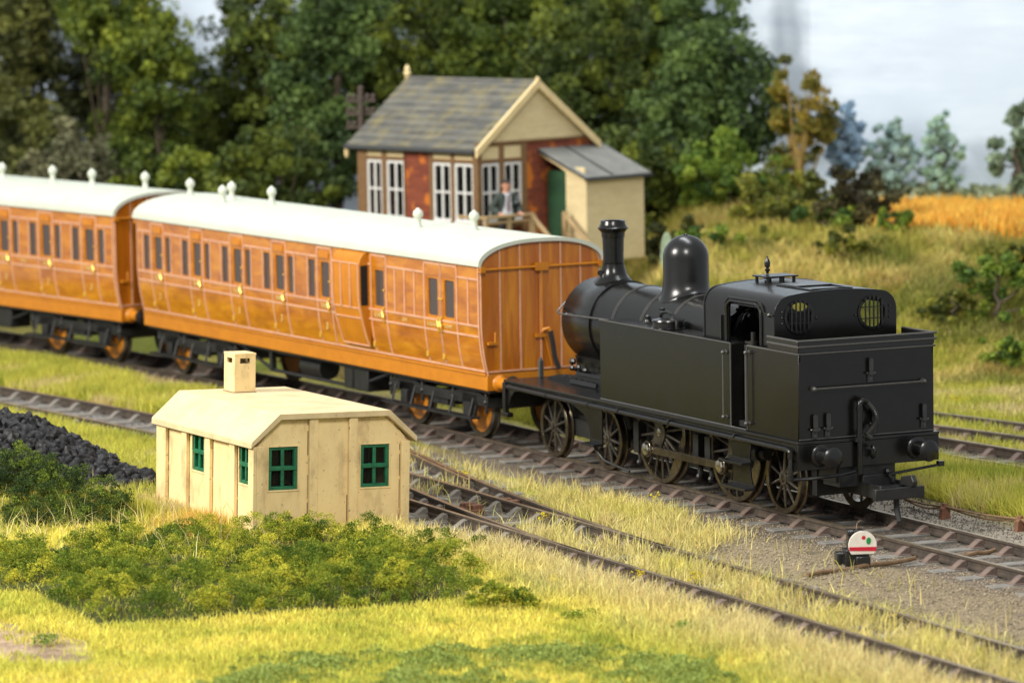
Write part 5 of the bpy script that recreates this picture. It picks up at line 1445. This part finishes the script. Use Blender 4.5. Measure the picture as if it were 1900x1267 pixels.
# bushes along the top of the bank
tree('olive thicket low at the left edge behind the rear coach', 40, 270, 150, 130, 110, OLV, density=1.1)
tree('dark screen of leaves between the left sky gap and the ivy-like tree', 440, 230, 150, 150, 113, DK, density=1.2)
tree('mid-green leafy screen under the left sky gap', 250, 290, 130, 90, 111, MID, density=1.1)
tree('dark leafy screen filling the top right of the wood', 1010, 0, 170, 120, 113.5, DK, density=1.1)
tree('mid-green crown at the top edge above the telegraph pole', 680, -20, 120, 110, 113, MID, density=1.1)
tree('dark leafy screen at the top edge over the rear coach', 70, -10, 150, 100, 113.5, DK, density=.9)
tree('mid-green tree at the top edge, left of the tallest tree', 1180, 10, 110, 120, 112, MID, density=1.1)
tree('small dark tree at the top edge beside the sky gap', 480, -20, 90, 80, 112, MID, density=1.)
tree('shadowy olive tree with small sky holes near the left edge', 165, 150, 120, 150, 113.5, OLV, density=.75)
G = None
def bush(label, u, v, ru, rv, D, cols, **k): return tree(label, u, v, ru*1.45, rv*1.35, D, cols, name='bush', cat='bush', limbs=3, **{**k, 'density': .8*k.get('density', 1)})
bush('pale olive bush at the foot of the tallest tree, on the bank top', 1440, 390, 75, 60, 100, SHR, density=1.3, leaf=.14)
bush('dark brown bush with a jagged top beside the orange crop', 1597, 372, 62, 52, 98.5, DKB, density=1.9, leaf=.12)
bush('bright green bush in front of the dark brown bush', 1530, 425, 60, 42, 98, BRT, density=1.4, leaf=.12)
bush('yellow-green bush low on the bank above the cab roof', 1450, 455, 60, 35, 97, SHR, density=1.3, leaf=.12)
bush('small green bush at the near edge of the orange crop', 1660, 415, 26, 28, 97, BRT, density=1.6, leaf=.10)
bush('green and yellow bush halfway up the bank at the right edge', 1850, 530, 58, 55, 91, BRT, density=1.5, leaf=.12)
bush('low olive bush on the bank left of the green and yellow bush', 1770, 565, 45, 28, 91, SHR, density=1.4, leaf=.11)
bush('dark shrub below the porch, just right of the chimney', 1225, 450, 55, 45, 98, OLV, density=1.4, leaf=.12)
bush('round green bush low on the bank behind the dome', 1330, 455, 50, 34, 96.5, BRT, density=1.4, leaf=.12)
bush('olive bush on the bank under the bright green bush', 1590, 462, 55, 30, 95.5, SHR, density=1.4, leaf=.12)
bush('yellow-green bush at the right edge below the orange crop', 1890, 480, 40, 36, 93, SHR, density=1.4, leaf=.12)
bush('low green weed patch at the foot of the bank, right of the bunker', 1850, 655, 60, 20, 87.5, BRT, density=1.4, leaf=.11)
bush('rusty orange-leaved undergrowth between the trees and the bank', 1400, 420, 50, 30, 101, ((.07, .07, .014), (.14, .10, .02), (.24, .14, .03)), density=1.2, leaf=.12)
# solid stand-ins for the pale trees painted on the sky board
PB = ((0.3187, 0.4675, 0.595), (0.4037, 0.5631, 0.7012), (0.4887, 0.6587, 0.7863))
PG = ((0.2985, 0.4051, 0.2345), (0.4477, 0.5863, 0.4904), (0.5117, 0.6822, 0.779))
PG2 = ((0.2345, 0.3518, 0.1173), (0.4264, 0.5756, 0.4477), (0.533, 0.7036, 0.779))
def poplar(label, u, v, ru, rv, D, cols): return tree(label, u, v, ru, rv, D, cols, name='poplar', cat='tree', group='pale poplars of the backdrop painting', density=4.2, leaf=.14, tone=.13, lobes=1, limbs=0)
poplar('pale blue poplar of the backdrop painting, leftmost of three', 1568, 268, 48, 96, 104.6, PB)
poplar('pale green and blue poplar of the backdrop painting, middle of three', 1658, 298, 50, 94, 105.1, PG)
poplar('pale poplar of the backdrop painting with the darkest green left side, rightmost of three', 1747, 298, 42, 94, 105.1, PG2)
tree('loose grey-green tree of the backdrop painting, cut by the right edge', 1885, 300, 52, 110, 104, ((.07, .09, .04), (.20, .27, .16), (.36, .46, .34)), density=.5, leaf=.18)
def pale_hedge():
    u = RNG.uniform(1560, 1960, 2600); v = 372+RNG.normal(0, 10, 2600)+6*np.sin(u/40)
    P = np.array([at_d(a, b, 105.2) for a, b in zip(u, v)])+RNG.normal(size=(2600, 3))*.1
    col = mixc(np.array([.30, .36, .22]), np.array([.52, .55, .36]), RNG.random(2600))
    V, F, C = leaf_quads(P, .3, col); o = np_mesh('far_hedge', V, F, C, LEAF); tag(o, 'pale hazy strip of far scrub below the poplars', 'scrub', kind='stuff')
pale_hedge()

# ------------------------------------------------------------------ foam shrubs of the foreground
def foam(name, label, cat, centers, radii, bits, cols, size, stuff=False, par_origin=None, flat=.8, tone=.25, tones=None):
    Ps = []; Ts = []; Hs = []
    for i_, (c, r) in enumerate(zip(centers, radii)):
        n = int(bits*(r/.25)**2)
        u = rand_unit(n); u[:, 2] = np.where(u[:, 2] > -.45, u[:, 2], -u[:, 2])
        rr = r*(1-.45*RNG.random(n)**1.5)
        # knobbly surface: small florets
        kn = 1+.22*np.sin(u[:, 0]*9+c[0]*7)*np.sin(u[:, 1]*9+c[1]*5)*np.sin(u[:, 2]*8+c[0])
        P = np.array(c)+u*(rr*kn)[:, None]*np.array([1, 1, flat]); Ps.append(P)
        Ts.append(np.full(n, RNG.normal(0, tone)+(tones[i_] if tones is not None else 0))+.45*(kn-1)/.22*.5); Hs.append(u[:, 2])
    P = np.concatenate(Ps); T = np.concatenate(Ts)
    c1, c2, c3 = [np.asarray(q, float) for q in cols]
    f = np.clip(.47+T+RNG.normal(0, .10, len(T)), 0, 1)
    col = np.where((f < .5)[:, None], mixc(c1, c2, np.clip(f*2, 0, 1)), mixc(c2, c3, np.clip(f*2-1, 0, 1)))
    V, F, C = leaf_quads(P, size, col)
    org = np.array(centers[0]) if par_origin is None else np.array(par_origin)
    o = np_mesh(name, V-org, F, C, FOAM); o.location = org
    tag(o, label, cat, kind='stuff' if stuff else None); return o
TAIL = [(868, 1085), (880, 1112), (872, 1062), (858, 1118)]
def bramble():
    px = np.array(BRAM); x0, y0 = px.min(0); x1, y1 = px.max(0)
    x = RNG.uniform(x0, x1, 2600); y = RNG.uniform(y0, y1, 2600); k = inpoly(x, y, BRAM); x = np.r_[x[k][:345], [at_z(u, v, -.1)[0] for u, v in TAIL]]; y = np.r_[y[k][:345], [at_z(u, v, -.1)[1] for u, v in TAIL]]
    r = RNG.uniform(.10, .34, len(x))*(.6+.8*fbm(x, y, .8, 2, 40))
    z = gz(x, y)+r*.35+.55*np.clip(fbm(x, y, 1.0, 3, 44)-.32, 0, 1)-.05
    c = np.c_[x, y, z]
    cc = []; rr = []; tt = []
    for (a, b_, h), q in zip(c, r):
        m = int(5+38*q); tn = RNG.normal(0, .30); w = rand_unit(m); w[:, 2] = np.where(w[:, 2] > -.3, w[:, 2], -w[:, 2])
        for k in range(m):
            cc.append((a+w[k, 0]*q*.85, b_+w[k, 1]*q*.85, h+w[k, 2]*q*.85)); rr.append(RNG.uniform(.045, .10)); tt.append(tn)
    c = np.array(cc); r = np.array(rr)
    foam('ground_cover', 'dense dark green and olive scrub in front of the cream hut', 'scrub', c, r, 760, FC, .026, stuff=True, tone=.10, flat=1., tones=tt)
bramble()
def clump(label, u, v, w, h, n, cols, name='bush', size=.04, z=-.1, bits=420):
    p = at_z(u, v, z); k = np.linalg.norm(p-CAM)/FPX; cs = []; rs = []
    for i in range(n):
        a = RNG.uniform(-1, 1); q = p+AR*(a*w*k*.5)+np.array([AF[0], AF[1], 0])*RNG.uniform(-.15, .15)+np.array([0, 0, RNG.uniform(0, 1)*h*k*(1-.7*abs(a))])
        cs.append(q); rs.append(RNG.uniform(.09, .15))
    return foam(name, label, 'bush', cs, rs, bits, cols, size, par_origin=(p[0], p[1], p[2]-.05))
clump('small round olive bush standing apart, right of the hut scrub', 930, 1124, 120, 46, 30, FC)
clump('tiny bright green tuft beside the rails, right of the hut', 892, 1012, 34, 18, 5, ((.05, .11, .012), (.13, .21, .015), (.26, .30, .02)), name='shrub')
clump('upright green sprig against the hut gable, under its middle rib', 572, 1000, 40, 42, 8, ((.05, .10, .012), (.13, .18, .015), (.27, .28, .02)), name='shrub')
clump('dark green sprig against the hut gable, left of its right window', 655, 1005, 50, 26, 7, ((.04, .085, .02), (.08, .13, .03), (.18, .2, .03)), name='shrub')
clump('fresh green weed in the straw grass near the bottom right', 1268, 1170, 70, 14, 6, ((.06, .16, .02), (.12, .24, .03), (.2, .3, .04)), name='shrub', size=.035)
clump('pale green weed in the straw grass left of the fresh green weed', 1075, 1148, 60, 8, 5, ((.08, .16, .02), (.16, .24, .03), (.28, .3, .05)), name='shrub', size=.03)
clump('green weed in the yellow grass at the bottom left', 88, 1190, 34, 8, 4, ((.06, .16, .02), (.14, .24, .03), (.2, .3, .04)), name='shrub', size=.03)
# scrub on the flank of the coal heap
def scrub():
    cs = []; rs = []
    for i in range(150):
        u = RNG.uniform(-60, 235); v = RNG.uniform(838, 985)
        if v < 845+max(0, u-60)*.42: continue
        D = 70.5-(v-850)/130*1.6
        p = at_d(u, v, D); p[2] = max(p[2], -.1); cs.append(p); rs.append(RNG.uniform(.10, .27))
    tt = []; c2 = []; r2 = []
    for c, r in zip(cs, rs):
        tn = RNG.normal(0, .30); w = rand_unit(9)
        for k in range(9): c2.append(c+w[k]*r*.9); r2.append(RNG.uniform(.04, .10)); tt.append(tn)
    c0 = cs[0]; cs = c2; rs = r2
    foam('scrub_bush', 'dark green tangled scrub in front of the coal heap at left', 'bush' , cs, rs, 620, ((.028, .050, .018), (.062, .095, .024), (.17, .23, .03)), .028, par_origin=(c0[0], c0[1], -.1), tone=.1, flat=1., tones=tt)
scrub()
def coal():
    V = []; F = []; k = 0
    bm0 = bmesh.new(); bmesh.ops.create_icosphere(bm0, subdivisions=2, radius=1.); v0 = np.array([v.co[:] for v in bm0.verts]); f0 = np.array([[v.index for v in f.verts] for f in bm0.faces]); bm0.free()
    pts = []
    top = [(-80, 740), (0, 768), (60, 780), (110, 800), (180, 838), (240, 872), (292, 893), (320, 903)]
    for i in range(1100):
        u = RNG.uniform(-90, 318); vt = np.interp(u, [p[0] for p in top], [p[1] for p in top])
        v = vt+RNG.random()**1.3*115
        D = 73.4-(v-vt)/115*2.6-1.3*max(0, u-120)/200
        pts.append((at_d(u, v, D), RNG.uniform(.04, .115)*(1.1 if v < vt+40 else 1.)))
    for c, r in pts:
        if c[2] < -.35: continue
        d = v0*(1+.30*np.sin(v0[:, [1]]*RNG.uniform(2, 5)+RNG.uniform(0, 6))+.22*np.sin(v0[:, [0]]*RNG.uniform(3, 7)+RNG.uniform(0, 6)))
        sc = RNG.uniform(.7, 1.3, 3)*r
        q = Matrix.Rotation(RNG.uniform(0, 6.28), 3, Vector(rand_unit(1)[0])); d = (d*sc)@np.array(q).T
        V.append(c+d); F.append(f0+k); k += len(v0)
    # core of the heap
    gx, gy = np.meshgrid(np.linspace(-1, 1, 24), np.linspace(-1, 1, 16), indexing='ij')
    ax = at_d(-90, 745, 73.6); bx = at_d(300, 925, 73.2)
    P = []
    for a in np.linspace(0, 1, 26):
        u = -90+395*a; vt = np.interp(u, [p[0] for p in top], [p[1] for p in top])
        for s in np.linspace(0, 1, 12):
            v = vt+16+s*110; p = at_d(u, v, 73.9-s*2.3); P.append(p)
        P.append(at_d(u, vt+30, 75.2)*np.array([1, 1, 0])+np.array([0, 0, -.3]))
    P = np.array(P); idx = np.arange(26*13).reshape(26, 13); order = np.r_[12, 0:12]; idx = idx[:, order]
    FQ = np.stack([idx[:-1, :-1], idx[1:, :-1], idx[1:, 1:], idx[:-1, 1:]], -1).reshape(-1, 4)
    V.append(P); FQ = FQ+k
    org = at_z(150, 920, -.15)
    o = np_mesh('coal_heap', np.concatenate(V)-org, [np.concatenate(F), FQ], None, COALM); o.location = org
    o.data.polygons.foreach_set('use_smooth', [True]*len(o.data.polygons)); o.data.set_sharp_from_angle(angle=R(55))
    tag(o, 'heap of shiny black coal lumps left of the cream hut', 'coal heap', kind='stuff')
coal()

# ------------------------------------------------------------------ static grass
GRASS = attr_mat('grass_fibre', rough=.75, trans=.35, spec=.2)
HUTP = [(-4.46+.1, -8.478-.1), (-4.46-3.85, -8.478-.2), (-4.46-3.95, -8.478+2.7), (-4.46+.05, -8.478+2.75)]
def blades(name, label, x, y, h, w, col, lean=.6, seg=2, z=None, dirn=None, kind='stuff', cat='grass'):
    n = len(x)
    if z is None: z = gz(x, y)-.02
    a = RNG.uniform(0, 2*PI, n) if dirn is None else dirn+RNG.normal(0, .9, n)
    ln = np.abs(RNG.normal(0, lean, n)); dx = np.cos(a)*ln; dy = np.sin(a)*ln
    t = RNG.uniform(0, 2*PI, n); px = np.cos(t)*w*.5; py = np.sin(t)*w*.5
    nrm = 1/np.sqrt(1+ln*ln)
    b = np.c_[x, y, z]
    m = b+np.c_[dx*h*.38*nrm, dy*h*.38*nrm, h*.55*nrm]; tp = b+np.c_[dx*h*1.05*nrm, dy*h*1.05*nrm, h*.92*nrm]
    o = np.c_[px, py, np.zeros(n)]
    V = np.stack([b-o, b+o, m-o*.8, m+o*.8, tp], 1).reshape(-1, 3)
    i = np.arange(n)[:, None]*5
    Q = i+np.array([[0, 1, 3, 2]]); T = i+np.array([[2, 3, 4]])
    ob = np_mesh(name, V, [Q, T], np.repeat(col, 5, axis=0), GRASS)
    tag(ob, label, cat, kind=kind); return ob
def cand(n, u0, u1, v0, v1, pad=0.):
    """points spread evenly over the ground area that lies in the given part of the view"""
    cs = np.array([at_z(u, v, -.1)[:2] for u, v in ((u0, v0), (u1, v0), (u1, v1), (u0, v1))])
    lo = cs.min(0)-pad; hi = cs.max(0)+pad
    x = RNG.uniform(lo[0], hi[0], n); y = RNG.uniform(lo[1], hi[1], n)
    u, v, _ = project(np.c_[x, y, np.full(n, -.1)])
    k = (u > u0) & (u < u1) & (v > v0) & (v < v1)
    return x[k], y[k]
def pick(m, *a): return [q[m] for q in a]
def jit(c, s=.20):
    n = len(c); return np.clip(c*(1+RNG.normal(0, s, (n, 1)))*(1+RNG.normal(0, .04, (n, 3))), .005, .95)

# 1 foreground meadow
x, y = cand(1500000, -150, 2050, 900, 1400)
d = y-(yQ(x)-GH)                     # negative on the camera side of the siding
n2 = fbm(x, y, 1.6, 3, 3); n1 = fbm(x, y, .6, 4, 1)
lim = -.45-.5*(n2-.4)-.55*sstep(-1.5, -3.5, x)
bare = np.hypot((x-2.9)/1.6, (y+15.0)/.75)+.9*(n2-.5)
keep = (d < lim) & ~inpoly(x, y, HUTP) & ((bare > 1.1) | (RNG.random(len(x)) < .03+.30*sstep(.5, .62, fbm(x, y, 2.4, 3, 91)))) & (RNG.random(len(x)) < .20+.75*n2)
keep &= ~(inpoly(x, y, BRAM) & (RNG.random(len(x)) < .93))
x, y, n1, n2, d = pick(keep, x, y, n1, n2, d)
st = sstep(-2.7, -.7, d+1.2*(n1-.5))
cl = np.clip(1-st, 0, 1)
col = mixc(YEL, LIME, sstep(.35, .62, n1)); col = mixc(col, GRN*1.3, sstep(.62, .8, n2)*.6); col = mixc(col, STRAW, st)
nearhut = np.exp(-np.hypot((x+5.2)/1.6, (y+9.0)/.8)**2); col = mixc(col, ORS, np.clip(nearhut*1.1, 0, .85)*sstep(.3, .6, n2+.1))
h = (.13+.20*st+.22*nearhut+.12*sstep(-6, -9, x))*RNG.uniform(.55, 1.4, len(x))
blades('foreground_grass', 'yellow-green and straw coloured meadow grass across the foreground', x, y, h, .0175, jit(col, .28), lean=1.0)
# 2 straw strips between the tracks
x, y = cand(900000, 500, 2050, 800, 1300)
n2 = fbm(x, y, 1.5, 3, 13); n3 = fbm(x, y, 4, 2, 5)
main_near = yM(x)-GH; pf = np.where(x < .5, yP(x), yQ(x))+GH
s1 = (y < main_near-1.0-.9*(n2-.2)) & (y > pf+.14) & (x > -14)
s1d = sstep(1.2, -1.5, x)*(.10+.62*sstep(-7, -4.2, x))+.006+.22*sstep(.55, .1, y-pf)*sstep(-8, -4, x)
s1 &= RNG.random(len(x)) < s1d*(.10+1.35*sstep(.40, .6, n2))
inq = (np.abs(y-yQ(x)) < GH-.10) & (x > -6.5) & (np.abs(y-np.where(x < 1.0, yP(x)-GH, 99)) > .09)
inq &= RNG.random(len(x)) < .55*sstep(-3.8, -1.2, x)*sstep(.36, .56, n2)+.012
inp = (np.abs(y-yP(x)) < GH-.1) & (x < -7.5) & (x > -16); inp &= RNG.random(len(x)) < .5*sstep(.4, .6, n2)
keep = s1 | inq | inp
x, y, n2, n3 = pick(keep, x, y, n2, n3)
col = mixc(STRAW*1.02, STRAW*np.array([.9, .95, .6]), n3); col = mixc(col, LIME, sstep(.62, .8, n2)*.5)
blades('straw_grass', 'pale straw grass tufts between the main track and the siding', x, y, (.24+.14*n2)*RNG.uniform(.5, 1.35, len(x)), .0165, jit(col, .26), lean=.85)
# 3 left strips, in front of and behind the siding
x, y = cand(1000000, -150, 420, 610, 960)
n2 = fbm(x, y, .9, 3, 17)
a = (y < yM(x)-GH-.55-.5*n2) & (y > yQ(x)+GH+.35+.5*n2) & (RNG.random(len(x)) < .35+.6*n2)
b_ = (y < yQ(x)-GH-.45-.3*n2) & ~inpoly(x, y, HUTP) & (y > -10.5)
keep = a | b_
x, y, n2 = pick(keep, x, y, n2)
col = mixc(STRAW*.9, LIME*.95, sstep(.3, .55, n2+.08)); col = mixc(col, GRN*1.2, sstep(.62, .8, n2)*.5)
blades('lime_grass', 'lime and straw grass on both sides of the siding at left', x, y, (.22+.22*n2)*RNG.uniform(.5, 1.3, len(x)), .022, jit(col), lean=.5)
# 4 tall grass right of the locomotive
x, y = cand(600000, 1500, 2050, 740, 985)
n2 = fbm(x, y, 1.1, 3, 19)
keep = (y > 2.15+.5*n2-.05*(x+2)) & (y < yT1(x)-GH-.55)
keep &= RNG.random(len(x)) < .35+.9*n2
x, y, n2 = pick(keep, x, y, n2)
col = mixc(STRAW*.95, LIME, sstep(.3, .6, n2)); col = mixc(col, GRN*1.2, sstep(.6, .75, n2)*.6)
blades('tall_grass', 'long tangled straw and green grass right of the locomotive bunker', x, y, (.30+.16*n2)*RNG.uniform(.5, 1.4, len(x)), .017, jit(col), lean=.75)
# 5 between and around the far tracks
x, y = cand(500000, 300, 2050, 640, 900)
n2 = fbm(x, y, .8, 3, 23)
rt = (x > -18)
keep = ((y > 1.5) & np.where(rt, (np.abs(y-yT1(x)) > GH+.35-.3*(n2-.5)) & (np.abs(y-yT2(x)) > GH+.3), True) & ~((y > 2.15-.05*(x+2)) & (y < yT1(x)-GH-.55) & (x > -9)))
keep &= ~((x > -9) & (y < 2.2))
keep |= rt & (np.abs(y-yT2(x)) < GH-.1) & (n2 > .45)
x, y, n2 = pick(keep, x, y, n2)
col = mixc(STRAW*.8, LIME*.85, sstep(.3, .6, n2)); col = mixc(col, GRN*1.15, sstep(.58, .8, n2)*.6)
blades('yard_grass', 'soft lime grass behind the train and around the far tracks', x, y, (.16+.12*n2)*RNG.uniform(.5, 1.3, len(x)), .022, jit(col), lean=.6)
# 6 rough grass on the bank
x, y = cand(420000, 1080, 2050, 395, 720, pad=1.)
n2 = fbm(x, y, .55, 4, 31); n3 = fbm(x, y, .35, 3, 37)
dd, rr = dr(x, y)
x, y, n2, n3 = pick((dd > 83.5) & (dd < 104), x, y, n2, n3)
col = mixc(np.array([.60, .49, .16]), np.array([.40, .36, .07]), sstep(.38, .65, n2)); col = mixc(col, np.array([.15, .175, .03]), sstep(.52, .66, n3)*.85); col = mixc(col, np.array([.34, .21, .06]), sstep(.6, .75, fbm(x, y, .8, 3, 53))*.6)
blades('bank_grass', 'rough olive and straw grass covering the bank at the right', x, y, (.18+.24*n3)*RNG.uniform(.5, 1.4, len(x)), .045, jit(col, .15), lean=.7)
# 7 orange crop on the bank top
n = 16000; u = RNG.uniform(1625, 2000, n); D = RNG.uniform(96.5, 103.5, n)
d_ = AF[None]*1+AR[None]*((u-PW/2)/FPX)[:, None]
px_ = CAM[:2]+d_[:, :2]*D[:, None]
k = D > 97.4+1.2*fbm(px_[:, 0], px_[:, 1], .6, 3, 61)-np.clip((u-1700)/200, 0, 1)*2.2
px_ = px_[k]; col = mixc(np.array([.85, .40, .045]), np.array([.90, .60, .14]), RNG.random(len(px_)))
blades('orange_crop', 'orange ripe crop growing along the top of the bank', px_[:, 0], px_[:, 1], RNG.uniform(.25, .55, len(px_)), .05, jit(col), lean=.3, cat='crop')
# long stray stalks over the coal heap scrub and the hut foot
u = np.r_[RNG.uniform(-40, 470, 420), RNG.uniform(-40, 230, 160)]; v = np.r_[RNG.uniform(880, 1040, 420), RNG.uniform(930, 1010, 160)]; P = np.array([at_z(a, b, -.1) for a, b in zip(u, v)])
P[:, 2] = gz(P[:, 0], P[:, 1])
blades('long_stalks', 'long loose straw stalks in front of the coal heap and hut', P[:, 0], P[:, 1], RNG.uniform(.25, .75, len(P)), .013, jit(np.tile(STRAW*1.05, (len(P), 1))), lean=1.1)
# green moss carpet along the bottom edge
def moss():
    poly = px_poly([(360, 1290), (440, 1225), (620, 1212), (800, 1205), (1000, 1192), (1180, 1200), (1330, 1235), (1420, 1300), (900, 1420), (400, 1420)])
    px = np.array(poly); lo = px.min(0); hi = px.max(0)
    n = 150000; x = RNG.uniform(lo[0], hi[0], n); y = RNG.uniform(lo[1], hi[1], n); q = fbm(x, y, 2.2, 3, 71)
    k = inpoly(x, y, poly) & (q > .36); x = x[k]; y = y[k]; q = q[k]
    P = np.c_[x, y, gz(x, y)+.02+(q-.36)*.5*RNG.random(len(x))]
    col = mixc(np.array([.12, .185, .04]), np.array([.36, .43, .11]), np.clip(q*1.2-.2+RNG.normal(0, .2, len(x)), 0, 1))
    V, F, C = leaf_quads(P, .045, col); o = np_mesh('moss', V, F, C, FOAM); tag(o, 'carpet of mid-green moss along the bottom edge', 'moss', kind='stuff')
moss()
# yellow flower tufts
FY = []
for u, v in ((1008, 964), (860, 884), (1190, 1072), (1215, 928), (1668, 1148), (1290, 1075), (1500, 1230), (1030, 1085), (1770, 745), (1790, 748), (1700, 600)):
    p = at_z(u, v, -.10); n = 60 if v > 800 else 90
    FY.append(p+np.array([0, 0, .06])+RNG.normal(size=(n, 3))*np.array([.06, .06, .035]))
P = np.concatenate(FY); P[:, 2] = np.maximum(P[:, 2], gz(P[:, 0], P[:, 1])+.03)
V, F, C = leaf_quads(P, .035, jit(np.tile(np.array([.66, .52, .012]), (len(P), 1))))
tag(np_mesh('yellow_flowers', V, F, C, FOAM), 'scattered tufts of yellow flowers in the grass and between the rails', 'flowers', kind='stuff')
# ballast stones
def stones():
    x, y = cand(700000, -100, 2000, 640, 1290)
    td = track_dist(x, y); n2 = fbm(x, y, 2.2, 3, 81)
    sand = (x > -3) & (y < -.8) & (y > -3.6)
    grv = (y > .9) & (y < 2.5) & (x > -8)
    k = ((td < 1.15) & (RNG.random(len(x)) < .5)) | sand | grv
    k &= RNG.random(len(x)) < .25+n2*.8
    x = x[k]; y = y[k]; sand = sand[k]; n = len(x)
    s = RNG.uniform(.006, .017, n); z = gz(x, y)+s*.2+.008
    o8 = np.array([(1, 0, 0), (-1, 0, 0), (0, 1, 0), (0, -1, 0), (0, 0, 1), (0, 0, -1)], float)
    f8 = np.array([(0, 2, 4), (2, 1, 4), (1, 3, 4), (3, 0, 4), (2, 0, 5), (1, 2, 5), (3, 1, 5), (0, 3, 5)])
    th = RNG.uniform(0, 6.28, n); c, q = np.cos(th), np.sin(th)
    sc = RNG.uniform(.6, 1.4, (n, 3))*s[:, None]
    L = o8[None]*sc[:, None, :]
    V = np.stack([L[..., 0]*c[:, None]-L[..., 1]*q[:, None], L[..., 0]*q[:, None]+L[..., 1]*c[:, None], L[..., 2]], -1)+np.c_[x, y, z][:, None, :]
    F = (np.arange(n)[:, None, None]*6+f8[None]).reshape(-1, 3)
    col = np.where(sand[:, None], mixc(np.array([.14, .115, .08]), np.array([.44, .37, .26]), RNG.random(n)**1.4), mixc(np.array([.09, .08, .07]), np.array([.21, .18, .145]), RNG.random(n)**1.5))
    ST = attr_mat('stone', rough=.85, spec=.3)
    tag(np_mesh('ballast', V.reshape(-1, 3), F, np.repeat(col, 6, axis=0), ST), 'grey and sandy ballast grains around the rails', 'ballast', kind='stuff')
stones()
